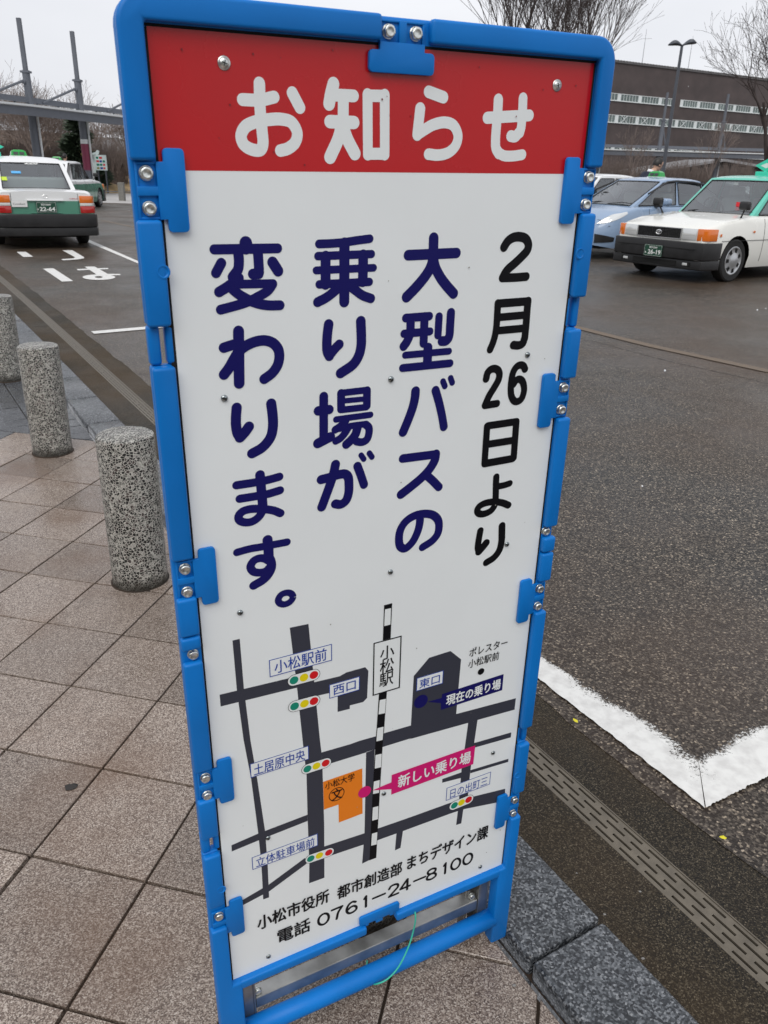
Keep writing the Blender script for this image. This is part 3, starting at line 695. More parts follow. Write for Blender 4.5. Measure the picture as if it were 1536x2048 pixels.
STROKES = {"head":[[12.2,[[91.8,57.5],[110.8,57.1],[126.6,53.7]]],[12.5,[[110.9,41.6],[110.6,65.8],[111.8,87.0],[112.1,99.4],[109.1,105.0],[99.8,104.9],[90.5,99.8],[88.2,91.8],[93.3,83.2],[106.1,77.6],[119.8,75.4],[133.6,74.5],[145.6,77.2],[152.0,87.5],[149.2,96.9],[140.5,103.2],[131.9,105.4]]],[12.5,[[147.3,48.8],[155.7,62.5]]],[13.9,[[195.4,38.1],[192.6,46.6],[190.1,57.5]]],[12.6,[[198.1,48.7],[219.8,48.6]]],[13.5,[[190.9,75.1],[220.3,75.1]]],[13.2,[[207.2,49.7],[206.9,77.7]]],[14.4,[[205.4,78.3],[201.3,91.3],[190.8,111.0]]],[14.4,[[207.5,81.6],[212.2,92.2],[221.5,106.8]]],[12.3,[[236.8,46.4],[238.0,107.8]]],[12.2,[[258.3,45.9],[259.7,107.5]]],[12.3,[[238.9,47.6],[256.2,47.1]]],[12.6,[[239.4,106.8],[258.1,106.5]]],[13.0,[[315.1,40.3],[335.2,45.1]]],[13.2,[[304.7,58.0],[303.5,70.2],[302.0,85.4]]],[12.6,[[302.0,85.2],[311.4,79.9],[323.1,74.3],[339.6,71.3],[351.3,74.6],[357.9,85.2],[355.5,95.5],[347.0,103.0],[333.3,106.6],[318.1,106.0]]],[13.2,[[398.1,64.5],[460.1,59.8]]],[13.3,[[412.3,44.4],[412.7,58.3],[412.3,74.1],[412.5,88.8],[413.9,97.5],[418.7,103.4]]],[12.5,[[418.7,103.1],[427.0,106.0],[440.4,106.1],[454.3,104.4]]],[13.0,[[448.4,41.5],[449.2,55.8],[449.2,73.0],[447.9,79.3]]],[13.2,[[446.2,79.6],[441.7,83.9],[434.6,83.6]]]],"date":[[12.3,[[438.0,215.4],[443.2,208.2],[451.6,203.7],[461.9,203.0],[471.7,205.8],[477.1,213.2],[476.1,220.3],[468.9,227.5],[457.2,236.7],[445.5,245.4],[439.7,254.3]]],[11.6,[[440.0,254.6],[459.3,255.0],[478.3,254.7]]],[11.5,[[438.3,288.1],[484.4,288.0]]],[10.9,[[435.4,287.5],[435.8,300.6],[436.1,318.2],[435.1,329.7],[432.6,340.2],[428.5,350.0]]],[11.9,[[485.3,287.7],[485.2,299.3],[485.8,321.8],[485.7,339.5]]],[12.2,[[485.3,339.0],[483.1,345.7],[477.2,348.1],[467.3,347.0]]],[10.6,[[438.0,306.7],[483.5,306.4]]],[10.7,[[438.7,324.8],[484.5,324.7]]],[11.3,[[425.7,391.1],[427.4,382.7],[432.4,378.4],[438.9,377.9],[445.0,381.2],[447.7,387.1],[446.6,394.9],[440.9,404.7],[433.2,416.2],[427.2,429.4]]],[11.1,[[427.3,429.9],[447.5,429.6]]],[11.0,[[491.4,383.6],[487.8,378.6],[482.7,376.8],[476.7,378.4],[471.5,385.2],[469.4,396.4],[469.6,410.7],[472.0,421.6],[477.7,429.1],[483.1,430.7],[489.7,428.0],[493.3,417.2],[492.5,409.4],[488.9,401.3],[483.4,397.5],[478.3,398.2],[473.1,404.4]]],[11.4,[[434.5,461.4],[484.4,461.5]]],[11.3,[[433.7,461.7],[434.3,519.2]]],[11.7,[[484.9,461.8],[486.3,518.7]]],[12.2,[[434.9,519.8],[484.9,519.5]]],[11.5,[[437.1,490.0],[483.8,490.2]]],[11.5,[[457.6,545.0],[458.6,562.9],[459.7,577.1],[459.6,591.2],[453.9,599.4],[444.7,602.6],[435.8,602.4],[430.0,599.3],[427.9,594.6],[430.6,589.1],[438.5,585.7],[449.0,585.0],[461.0,586.7],[473.3,590.5],[485.1,596.7]]],[10.9,[[464.5,561.3],[473.9,561.1],[483.6,559.9]]],[11.8,[[436.6,630.7],[435.3,641.8],[434.4,652.9],[434.5,659.7],[436.9,667.1]]],[13.3,[[436.9,667.1],[442.7,661.5],[449.3,654.5]]],[12.8,[[476.5,630.2],[477.6,643.7],[478.4,658.8],[475.5,673.2],[466.6,684.0],[452.8,689.9]]]],"line1":[[13.0,[[295.2,220.6],[365.2,220.3]]],[14.0,[[330.6,201.4],[331.0,216.8]]],[14.0,[[331.0,216.8],[330.6,227.9],[326.6,238.8],[317.7,250.4],[306.8,261.1],[294.7,271.4]]],[13.7,[[331.0,223.1],[334.6,235.9],[343.0,249.2],[352.9,260.2],[364.3,270.9]]],[11.3,[[294.6,297.8],[329.2,297.8]]],[10.8,[[292.7,317.7],[331.1,317.7]]],[12.4,[[301.5,298.3],[301.7,316.7],[299.6,324.1],[296.2,329.8],[292.7,334.0]]],[12.2,[[322.1,298.0],[322.3,332.4]]],[11.2,[[344.0,299.3],[343.7,323.5]]],[12.7,[[361.9,295.5],[361.7,311.0],[361.4,325.6],[359.8,329.8]]],[13.3,[[360.1,328.9],[356.4,332.0],[350.4,331.8]]],[13.6,[[329.3,339.1],[329.4,360.4]]],[9.4,[[295.4,345.9],[362.1,346.5]]],[10.9,[[292.2,362.7],[364.8,363.2]]],[13.5,[[312.9,396.3],[312.4,405.2],[309.5,418.5],[304.0,433.5],[295.9,452.1]]],[12.7,[[344.1,398.7],[350.1,415.0],[356.0,434.4],[360.6,453.1]]],[9.0,[[355.3,387.4],[358.7,394.4]]],[8.9,[[367.2,384.0],[370.3,390.7]]],[13.0,[[297.0,490.8],[348.7,492.5]]],[14.2,[[349.8,492.3],[348.7,501.0],[340.8,513.7],[328.6,524.7],[312.1,535.4],[296.0,544.9]]],[12.8,[[336.4,522.5],[347.2,532.8],[357.9,544.5]]],[13.2,[[328.8,583.0],[328.2,598.6],[324.0,613.7],[315.8,627.0],[305.2,633.3],[297.7,628.5],[294.9,616.2],[296.6,601.8],[303.6,590.7],[314.1,584.3],[326.9,582.1],[340.0,583.6],[351.2,588.3],[359.3,597.3],[361.8,608.5],[359.7,621.0],[351.3,630.1],[335.3,637.4]]]],"line2":[[10.0,[[175.9,203.9],[194.9,203.7],[210.1,202.8],[225.4,201.2],[241.8,199.8]]],[13.4,[[208.5,204.0],[208.2,272.3]]],[9.7,[[174.4,217.5],[244.4,217.5]]],[9.2,[[171.9,233.6],[247.4,233.7]]],[10.1,[[175.6,249.9],[241.9,250.2]]],[12.8,[[184.1,218.0],[183.7,250.2]]],[13.0,[[233.3,218.2],[233.0,249.5]]],[11.9,[[203.2,252.7],[194.5,259.5],[184.2,265.9],[173.1,270.5]]],[11.6,[[213.5,252.4],[224.1,259.9],[232.9,265.9],[244.4,270.3]]],[12.8,[[187.2,298.1],[185.5,309.0],[184.5,323.4],[185.1,331.6],[187.8,337.4]]],[12.2,[[187.8,337.1],[195.0,329.2],[201.2,323.8]]],[13.4,[[230.7,297.4],[231.6,315.0],[231.5,327.3],[228.6,339.5],[221.0,350.6],[203.0,360.7]]],[12.1,[[179.5,388.4],[178.7,445.3]]],[12.7,[[171.7,406.6],[186.8,406.7]]],[13.7,[[170.6,450.3],[188.1,444.0]]],[9.1,[[204.4,386.7],[239.8,386.7]]],[11.2,[[203.7,387.0],[203.6,408.3]]],[11.2,[[240.5,387.4],[240.5,408.3]]],[7.4,[[206.4,397.6],[238.0,398.5]]],[9.2,[[204.3,409.3],[240.1,409.9]]],[8.8,[[196.5,421.3],[245.9,421.1]]],[10.8,[[210.1,425.0],[202.6,431.2],[195.2,435.1]]],[9.1,[[200.8,434.5],[219.4,432.9],[238.4,433.0]]],[11.1,[[239.4,433.9],[243.8,438.9],[243.6,448.9],[240.6,455.4],[233.9,457.7],[226.2,455.8]]],[10.6,[[214.3,434.1],[209.1,441.5],[202.6,447.8],[196.0,450.7]]],[12.7,[[227.5,434.9],[224.2,445.3],[218.6,451.8],[211.2,457.6]]],[13.3,[[174.5,501.9],[186.3,500.8],[200.5,498.9],[209.1,499.7],[213.6,504.8],[214.9,516.0],[214.2,529.4],[210.1,539.4],[202.5,543.2],[194.8,541.0]]],[13.3,[[195.2,483.6],[193.0,493.5],[189.1,506.0],[183.2,521.1],[174.7,542.1]]],[12.4,[[227.4,491.0],[232.4,504.6],[237.6,520.1]]],[8.0,[[232.7,476.1],[236.9,482.5]]],[8.2,[[245.0,475.0],[249.1,481.3]]]],"line3":[[14.7,[[87.4,200.3],[87.3,205.5]]],[10.9,[[51.0,206.1],[124.8,207.2]]],[11.8,[[78.1,210.8],[78.3,220.0],[76.7,228.4],[70.0,236.6]]],[11.8,[[101.0,211.6],[101.3,220.8],[101.4,233.0]]],[11.9,[[100.8,234.4],[94.0,234.3]]],[11.4,[[57.9,220.9],[51.2,231.3]]],[12.7,[[118.0,222.2],[124.4,232.2]]],[11.7,[[77.1,238.0],[64.8,246.1],[53.3,252.1]]],[9.9,[[74.1,244.6],[116.7,246.0]]],[11.2,[[117.2,246.5],[111.8,253.2],[99.6,259.6],[83.6,265.7],[53.7,271.9]]],[11.6,[[69.5,250.3],[75.7,255.7],[83.1,260.5],[91.5,265.0],[101.5,268.6],[111.8,270.6],[125.1,271.3]]],[13.3,[[73.2,297.9],[70.4,359.9]]],[12.3,[[54.5,315.6],[70.0,312.1]]],[12.7,[[52.6,347.4],[58.8,340.4],[65.8,330.1],[71.8,322.1],[77.6,317.6],[86.6,313.4],[96.3,311.2],[106.0,311.4],[115.6,315.8],[121.1,323.3],[122.1,332.1],[119.5,342.2],[112.5,351.2],[101.9,357.8]]],[12.8,[[65.5,389.5],[63.8,402.1],[63.4,412.0],[64.6,422.2],[67.4,427.8]]],[13.2,[[67.3,428.1],[74.2,421.8],[79.5,415.4]]],[13.3,[[109.4,389.7],[110.5,402.1],[110.7,416.5],[108.0,430.4],[102.3,439.1],[94.3,445.8],[81.8,451.1]]],[13.0,[[90.6,481.6],[91.1,495.0],[91.9,512.4],[92.3,525.4]]],[11.5,[[92.2,524.5],[90.3,534.4],[84.5,541.2],[76.4,544.8],[67.7,544.2],[60.5,539.8],[59.4,534.1],[64.2,528.5],[73.9,526.6],[84.3,527.8],[96.5,530.9],[107.1,534.7],[115.9,540.2]]],[11.4,[[59.4,490.5],[84.4,490.7],[101.8,490.0],[116.2,488.3]]],[11.5,[[62.5,509.7],[85.2,509.9],[101.0,509.5],[116.4,507.4]]],[11.1,[[54.4,585.0],[71.1,583.6],[89.0,584.1],[123.4,584.5]]],[14.1,[[96.5,575.4],[97.2,589.2],[97.1,603.0]]],[13.2,[[96.9,601.0],[99.8,608.6],[100.4,616.7],[97.3,625.0],[89.5,633.3],[74.5,639.8]]],[11.7,[[96.7,606.9],[91.8,602.8],[84.7,600.4],[76.4,602.3],[71.3,610.0],[74.7,618.3],[82.7,622.0],[91.9,621.9],[97.6,617.1]]],[10.1,[[129.5,672.0],[127.1,665.9],[121.2,662.6],[112.6,663.8],[107.9,670.7],[109.8,676.7],[116.3,680.3],[125.0,678.5],[129.5,672.0]]]]}
for key, matn, lb in (('head', 'print_white', 'white rounded lettering お知らせ'), ('date', 'print_black', 'black column of lettering 2月26日より'), ('line1', 'print_navy', 'navy column of lettering 大型バスの'), ('line2', 'print_navy', 'navy column of lettering 乗り場が'), ('line3', 'print_navy', 'navy column of lettering 変わります。')):
    m = MB()
    for i, (wd, pts) in enumerate(STROKES[key]): z = .30+.013*(i % 16); ribbon(m, pts, wd, z, z+.011)
    m.build('lettering', matn, bd, fixn=False)['label'] = lb
# the map
MAPP = [["grey",[[16.1,802.9],[134.3,807.7],[134.6,828.2],[16.2,823.5]]],["grey",[[158.7,827.0],[200.3,829.1],[211.5,825.5],[243.1,825.6],[248.6,834.1],[247.1,885.4],[240.3,891.2],[217.3,890.1],[217.3,896.6],[196.5,895.5],[196.7,855.8],[158.2,853.2]]],["grey",[[39.9,718.8],[50.2,718.8],[51.4,803.5],[56.0,898.9],[62.6,976.9],[70.1,1086.9],[71.2,1162.2],[70.4,1238.1],[60.3,1237.7],[60.8,1157.0],[58.9,1088.5],[53.1,970.9],[45.8,895.0],[41.1,803.8]]],["grey",[[123.3,720.9],[131.3,826.7],[137.6,929.1],[142.5,1000.9],[142.4,1100.7],[143.2,1196.8],[141.8,1242.1],[170.1,1243.1],[171.2,1118.3],[169.8,1001.2],[168.5,965.5],[166.3,939.8],[158.7,827.0],[151.7,722.2]]],["grey",[[168.5,965.5],[218.6,967.5],[235.5,966.8],[263.5,968.2],[278.3,967.4],[328.7,969.3],[330.0,869.5],[357.0,842.3],[396.9,840.9],[418.8,863.9],[417.1,976.3],[542.0,984.5],[541.9,1009.9],[462.8,1005.2],[443.5,1004.7],[324.8,997.6],[332.1,996.8],[278.4,995.5],[247.0,994.5],[246.6,995.4],[169.6,993.5]]],["grey",[[443.5,1004.7],[462.8,1005.2],[459.9,1056.9],[456.8,1120.7],[456.3,1180.4],[448.4,1210.2],[446.6,1242.0],[435.2,1241.2],[436.8,1206.4],[437.2,1179.8],[437.4,1105.6],[440.5,1059.1]]],["grey",[[459.4,1055.6],[540.3,1060.9],[540.4,1072.5],[459.2,1066.6]]],["grey",[[457.0,1117.1],[540.6,1123.0],[540.7,1130.5],[457.1,1124.5]]],["grey",[[397.9,1113.9],[440.2,1114.5],[441.2,1127.9],[398.0,1122.4]]],["grey",[[170.2,1169.5],[245.8,1174.0],[274.3,1174.9],[339.4,1177.2],[417.2,1178.8],[466.9,1184.9],[540.7,1196.2],[543.3,1228.0],[448.2,1207.6],[421.1,1205.9],[321.5,1204.1],[271.8,1202.7],[237.5,1199.6],[188.0,1196.8],[169.7,1195.2]]],["grey",[[308.9,1202.0],[321.9,1203.0],[318.2,1243.3],[307.0,1244.3]]],["grey",[[246.6,995.4],[262.1,994.8],[257.2,1243.1],[241.9,1245.0],[245.8,1174.0]]],["grey",[[15.1,1092.5],[58.9,1088.0],[70.1,1087.6],[142.4,1085.1],[142.1,1098.7],[77.3,1101.6],[59.9,1102.5],[14.7,1105.7]]],["grey",[[123.9,1184.5],[135.1,1179.2],[143.3,1188.1],[136.6,1194.5],[72.1,1223.8],[26.1,1232.2],[25.3,1220.3],[71.0,1208.5]]],["black",[[273.0,722.1],[286.7,721.9],[285.8,786.1],[272.4,786.1]]],["black",[[267.7,883.1],[281.9,883.7],[277.7,981.2],[277.6,960.4],[273.6,1093.2],[269.5,1244.1],[256.1,1243.9],[260.4,1064.5],[264.2,955.6],[263.9,976.1]]],["white",[[274.6,729.8],[284.8,730.0],[284.6,759.3],[274.1,759.2]]],["white",[[269.3,896.9],[280.4,898.0],[279.2,926.2],[267.6,924.7]]],["white",[[266.3,952.3],[277.4,953.1],[276.1,980.0],[264.7,978.8]]],["white",[[263.8,1007.1],[275.2,1008.6],[274.4,1037.3],[262.8,1035.6]]],["white",[[261.7,1063.5],[272.7,1064.5],[271.7,1092.3],[260.4,1090.4]]],["white",[[260.7,1121.0],[271.3,1122.3],[270.8,1152.1],[259.8,1150.8]]],["white",[[259.9,1181.3],[270.4,1182.4],[269.5,1211.1],[258.9,1209.3]]],["orange",[[170.4,1026.8],[240.0,1026.3],[241.5,1126.3],[197.6,1127.4],[197.1,1087.1],[171.1,1086.7]]],["magenta",[[295.3,1062.7],[462.5,1061.5],[461.5,1104.3],[295.5,1106.6],[295.5,1094.2],[258.7,1081.8],[295.1,1078.8]]],["navy",[[386.1,923.8],[509.2,921.6],[509.5,956.0],[385.6,956.6],[384.8,942.1],[358.5,930.5],[385.6,931.6]]]]
for cn, lb in (('grey', 'dark grey road lines of the map'), ('black', 'black railway line of the map'), ('white', 'white railway dashes of the map'), ('orange', 'orange campus block of the map'), ('magenta', 'magenta callout box'), ('navy', 'navy callout box')):
    z = {'grey': .15, 'black': .42, 'white': .62, 'orange': .3, 'magenta': .72, 'navy': .5}[cn]
    nm_ = {'grey': 'map_road', 'black': 'map_railway', 'white': 'map_railway_dash', 'orange': 'map_campus', 'magenta': 'map_callout', 'navy': 'map_callout'}[cn]
    for i, p in enumerate([p for c, p in MAPP if c == cn]): flat(nm_, 'print_'+cn, [p], z+.012*i)
def sheet(name, cn, fn):
    m = MB(); fn(m); return m.build(name, 'print_'+cn, bd, fixn=False)
for i, (c, wd, (u0, v0_, u1, v1_)) in enumerate([('black', 2.2, [256.3, 784.7, 304.9, 884.4]), ('blue', 1.3, [90.2, 766.3, 187.6, 795.9]), ('blue', 1.3, [182.6, 839.1, 233.6, 865.1]), ('blue', 1.3, [335.5, 875.2, 385.7, 901.5]), ('blue', 1.3, [52.5, 943.0, 147.1, 970.2]), ('blue', 1.3, [45.5, 1133.6, 159.2, 1161.2]), ('blue', 1.3, [408.0, 1138.5, 503.1, 1169.1])]):
    z = .66+.01*i
    sheet('map_label', 'white', lambda m: m.add([S(a, b, z) for a, b in ((u0, v0_), (u1, v0_), (u1, v1_), (u0, v1_))], [(0, 1, 2, 3)]))
    sheet('map_label_border', c, lambda m: m.add([S(a, b, z+.08) for a, b in ((u0, v0_), (u1, v0_), (u1, v1_), (u0, v1_), (u0+wd, v0_+wd), (u1-wd, v0_+wd), (u1-wd, v1_-wd), (u0+wd, v1_-wd))], [(0, 1, 5, 4), (1, 2, 6, 5), (2, 3, 7, 6), (3, 0, 4, 7)]))
def disc(m, c, r_, z, n=28, ri=0):
    o_ = [S(c[0]+r_*math.cos(2*math.pi*k/n), c[1]+r_*math.sin(2*math.pi*k/n), z) for k in range(n)]
    if ri:
        i_ = [S(c[0]+ri*math.cos(2*math.pi*k/n), c[1]+ri*math.sin(2*math.pi*k/n), z) for k in range(n)]; m.add(o_+i_, [(k, (k+1) % n, n+(k+1) % n, n+k) for k in range(n)])
    else: m.add(o_, [tuple(range(n))])
def capsule(m, a, b, r_, z):
    pts = [(a[0]-r_*math.sin(R(t)), a[1]-r_*math.cos(R(t))) for t in range(0, 181, 12)]+[(b[0]+r_*math.sin(R(t)), b[1]+r_*math.cos(R(t))) for t in range(180, -1, -12)]
    pts = [(a[0]-r_*math.sin(R(t)), a[1]-r_*math.cos(R(t))) for t in range(0, 181, 12)]+[(b[0]+r_*math.sin(R(t)), b[1]+r_*math.cos(R(t))) for t in range(0, 181, 12)]
    m.add([S(x, y_, z) for x, y_ in pts], [tuple(range(len(pts)))])
for a, b, c, r_ in [((126.8, 812.7), (142.4, 812.7), (158.1, 813.0), 7.1), ((126.3, 860.1), (142.1, 860.6), (157.4, 860.9), 7.2), ((144.0, 988.7), (159.3, 988.8), (175.0, 989.0), 7.0), ((145.7, 1184.9), (161.3, 1185.2), (178.4, 1186.5), 7.0), ((427.5, 1188.3), (442.7, 1187.8), (458.0, 1187.5), 7.6)]:
    sheet('map_signal', 'black', lambda m: capsule(m, a, c, r_*1.42, .86)); sheet('map_signal', 'white', lambda m: capsule(m, a, c, r_*1.42-.7, .93))
    for p, cn in ((a, 'signal_green'), (b, 'signal_yellow'), (c, 'signal_red')): sheet('map_signal_light', cn, lambda m: disc(m, p, r_*.97, 1.0))
for cn, c, r_ in [('magenta', (244.7, 1079.1), 12.0), ('navy', (345.4, 925.0), 12.9), ('black', (460.8, 901.0), 6.5)]: sheet('map_dot', cn, lambda m: disc(m, c, r_, .8))
CIRC = ((193.9, 1062.9), 14.1); sheet('map_ring', 'black', lambda m: disc(m, CIRC[0], CIRC[1], .45, 36, CIRC[1]-1.5))
for s, cn, off, (u0, v0_, u1, v1_) in [('小松駅前', 'blue', 0.006, [97.8, 770.1, 178.8, 792.2]), ('西口', 'blue', 0.006, [189.2, 843.5, 226.6, 861.0]), ('東口', 'blue', 0.006, [340.9, 880.0, 379.1, 897.9]), ('土居原中央', 'blue', 0.006, [57.8, 947.0, 140.6, 968.1]), ('立体駐車場前', 'blue', 0.004, [51.9, 1138.6, 153.1, 1159.0]), ('日の出町三', 'blue', 0, [416.4, 1145.4, 496.6, 1167.3]), ('小松大学', 'black', 0.004, [173.8, 1029.3, 225.7, 1044.8]), ('文', 'black', 0.012, [184.6, 1050.5, 203.8, 1074.0]), ('新しい乗り場', 'white', 0.03, [307.5, 1069.5, 454.6, 1097.6]), ('現在の乗り場', 'white', 0.028, [394.4, 928.5, 504.6, 951.2]), ('ポレスター', 'black', 0.006, [434.0, 846.5, 509.9, 863.6]), ('小松駅前', 'black', 0.006, [433.8, 869.4, 495.0, 886.5]), ('小', 'black', 0.01, [268.1, 796.0, 292.4, 821.0]), ('松', 'black', 0.01, [268.2, 820.2, 292.4, 847.2]), ('駅', 'black', 0.01, [267.9, 846.9, 292.3, 872.0]), ('小松市役所', 'black', 0.036, [46.9, 1272.3, 178.3, 1305.9]), ('都市創造部', 'black', 0.033, [193.1, 1277.0, 323.1, 1309.8]), ('まちデザイン課', 'black', 0.036, [333.0, 1272.4, 510.8, 1307.5]), ('電話', 'black', 0.033, [80.7, 1324.2, 141.8, 1359.4])]:
    m = MB(); p = S(u0, v1_, 1.15)
    b_ = off*20; k_ = max(1, int(round(b_/.12)))          # bold lettering: the outline laid again with tiny shifts
    sh = [(0, 0)]+[(b_*math.cos(2*math.pi*q/8), b_*math.sin(2*math.pi*q/8)) for q in range(8)] if off > .02 else ([(0, 0), (off*22, 0), (-off*22, 0), (0, off*22), (0, -off*22)] if off else [(0, 0)])
    for q, (du, dv) in enumerate(sh): text_on(m, s, S(u0+b_*(off > .02)+du, v1_-b_*(off > .02)+dv, 1.15+.006*q), (1, 0, 0), (0, 0, 1), (u1-u0-2*b_*(off > .02))/1000, (v1_-v0_-2*b_*(off > .02))/1000, 0)
    m.build('lettering', 'print_'+cn, bd, fixn=False)['label'] = 'small '+cn+' lettering '+s
DG = {'0': [[(.5, 0), (.85, .14), (1, .5), (.85, .86), (.5, 1), (.15, .86), (0, .5), (.15, .14), (.5, 0)]], '7': [[(0, 0), (1, 0)], [(1, 0), (.62, .42), (.45, 1)]],
 '6': [[(.88, .12), (.6, 0), (.25, .1), (.02, .42), (.02, .72), (.25, .97), (.6, 1), (.92, .88), (.97, .66), (.75, .45), (.4, .44), (.1, .6)]], '1': [[(.12, .2), (.55, 0)], [(.55, 0), (.55, 1)]],
 '-': [[(-.1, .5), (1.1, .5)]], '2': [[(.03, .25), (.2, .05), (.55, 0), (.9, .1), (.95, .35), (.6, .62), (.05, 1)], [(.05, 1), (1, 1)]], '4': [[(.72, 1), (.72, 0)], [(.68, .02), (0, .7)], [(0, .72), (1, .72)]],
 '8': [[(.5, .47), (.12, .35), (.1, .12), (.5, 0), (.9, .12), (.88, .35), (.5, .47)], [(.5, .47), (.08, .6), (.03, .85), (.5, 1), (.97, .85), (.92, .6), (.5, .47)]]}
m = MB(); k = 0
for ch, (cu, cv) in [('0', (167.2, 1347.4)), ('7', (193.4, 1343.8)), ('6', (222.1, 1344.1)), ('1', (250.2, 1341.8)), ('-', (276.9, 1343.1)), ('2', (307.0, 1346.2)), ('4', (331.5, 1343.6)), ('-', (362.4, 1342.9)), ('8', (388.0, 1347.9)), ('1', (417.9, 1347.5)), ('0', (441.4, 1346.7)), ('0', (468.7, 1343.3))]:
    wd_, hh = (8, 27) if ch == '1' else (20, 27)
    for st in DG[ch]:
        ribbon(m, [(cu-wd_/2+a*wd_, 1344.8-hh/2+b*hh) for a, b in st], 4.9, .32+.03*(k % 12), .345+.03*(k % 12)); k += 1
m.build('lettering', 'print_black', bd, fixn=False)['label'] = 'black telephone number 0761-24-8100'
# dirt specks and water runs on the board
dr = random.Random(9)
for k in range(34):
    u_, v_ = (dr.uniform(20, 540), dr.uniform(4, 120)) if k < 20 else (dr.uniform(20, 540), dr.uniform(140, 1380)); r_ = dr.uniform(.5, 1.3)
    m = MB(); m.add([S(u_+r_*math.cos(a*.9)*dr.uniform(.6, 1.2), v_+r_*math.sin(a*.9)*dr.uniform(.6, 1.2), 1.3) for a in range(7)], [tuple(range(7))]); m.build('dirt_speck', 'dirt_red' if k < 20 else 'dirt_grey', bd, fixn=False)
# hardware
def bolt(u_, v_, d0, r_=.0068, hgt=.0052, rot=0, washer=True, parent=sign):
    m = MB(); Mx = Matrix.Translation(Vector(S(u_, v_, d0))) @ Matrix.Rotation(R(90), 4, 'X')
    if washer: m.lathe([(r_*1.12, 0), (r_*1.12, .0007), (r_*.8, .0009)], 22, Mx)
    hx = [((r_*1.04)*math.cos(R(60*i+rot)), (r_*1.04)*math.sin(R(60*i+rot))) for i in range(6)]
    m.prism(hx, lambda p, h: tuple(Mx @ Vector((p[0], p[1], h))), .0011, hgt)
    m.lathe([(r_*.97, hgt-.0004), (r_*.88, hgt+.0008), (r_*.6, hgt+.0012), (r_*.5, hgt+.0008), (0, hgt+.0006)], 18, Mx)
    return m.build('bolt', 'zinc', parent, bevel=.0004, seg=1, smooth=True)
hr = random.Random(4)
def clip_plate(c, side):
    """T-shaped retaining clip bolted into a recess; side -1 left, 1 right, 0 top, 2 bottom"""
    m = MB()
    f = {-1: lambda a, b: (a, c+b), 1: lambda a, b: (547-a, c+b), 0: lambda a, b: (c+b, a), 2: lambda a, b: (c+b, 1401-a)}[side]
    half = 41; rr = 4.5; t = 24.5
    pol = [(2.5, -28), (2.5, -half+rr)]+[(2.5+rr-rr*math.cos(R(q)), -half+rr-rr*math.sin(R(q))) for q in (30, 60, 90)]+[(t-rr+rr*math.sin(R(q)), -half+rr-rr*math.cos(R(q))) for q in (0, 30, 60, 90)]
    if side != 2: pol = [(-5.5, -7), (-5.5, -28)]+pol
    pol += [(a, -b) for a, b in reversed(pol)]
    if side != 2: pol = [(a, b) for a, b in pol]
    body = [f(a, b) for a, b in pol]
    m.prism(body, lambda p, d: S(p[0], p[1], d), 1.0, 6.2)
    def pp(pl, d0, d1): m.prism([f(a, b) for a, b in pl], lambda p, d: S(p[0], p[1], d), d0, d1)
    if side != 2:
        pp(((-26, -27.5), (-4.5, -27.5), (-4.5, 27.5), (-26, 27.5)), .9, 2.2)
        pp(((-26.3, -4.5), (-4.8, -4.5), (-4.8, 4.5), (-26.3, 4.5)), 1.5, 6.0)
        for q in (-1, 1): pp(((-26, q*25.2), (-5, q*25.2), (-5, q*27.9), (-26, q*27.9)), 1.4, 4.2)
        pp(((-26.6, -27.8), (-24.4, -27.8), (-24.4, 27.8), (-26.6, 27.8)), 1.2, 4.4)
    else:
        pp(((-7, -7), (3.5, -7), (3.5, 7), (-7, 7)), -2, 5)
        for q in (-1, 1): pp(((-4, q*29), (3.5, q*29), (3.5, q*22), (-4, q*22)), -2, 5)
    o = m.build('clip', 'blue_plastic', sign, bevel=.0011, seg=2, smooth=True)
    if side != 2:
        for b in (-17, 17):
            u_, v_ = f(-15.5, b); bolt(u_, v_, 2.8, rot=hr.uniform(0, 60), parent=o)
    return o
for c, s in ((146, -1), (609, -1), (956, -1), (1248, -1), (147, 1), (434.5, 1), (779, 1), (1247, 1), (277, 0), (277, 2)): clip_plate(c, s)
for u_, v_ in ((-15.5, 724), (562.5, 656)): bolt(u_, v_, .8, rot=15)
for i, (u_, v_) in enumerate([(74,25),(498,25),(51,376),(275,376),(493,363),(282,667),(53,677),(489,665),(503,1094),(281,1098),(74,1104),(63,1380),(500,1381)]):
    big = v_ < 60; m = MB(); Mx = Matrix.Translation(Vector(S(u_, v_, .2))) @ Matrix.Rotation(R(90), 4, 'X'); r_ = .0062 if big else .0049
    if big: m.lathe([(.0068, 0), (.0068, .0008), (.0055, .001)], 22, Mx)
    m.lathe([(r_*.86, .0005), (r_*.85, .0012), (r_*.72, .0022), (r_*.4, .0029), (0, .0031)], 22, Mx)
    o = m.build('screw', 'zinc' if big else 'screw_steel', bd, smooth='all')
    m = MB(); a = R(hr.uniform(0, 90))
    for q in (0, math.pi/2):
        M2 = Mx @ Matrix.Rotation(a+q, 4, 'Z'); m.box(-r_*.42, r_*.42, -.00045, .00045, .0026, .0033+(.0001 if q else 0), M2)
    m.build('cross_slot', 'dark_void', o)
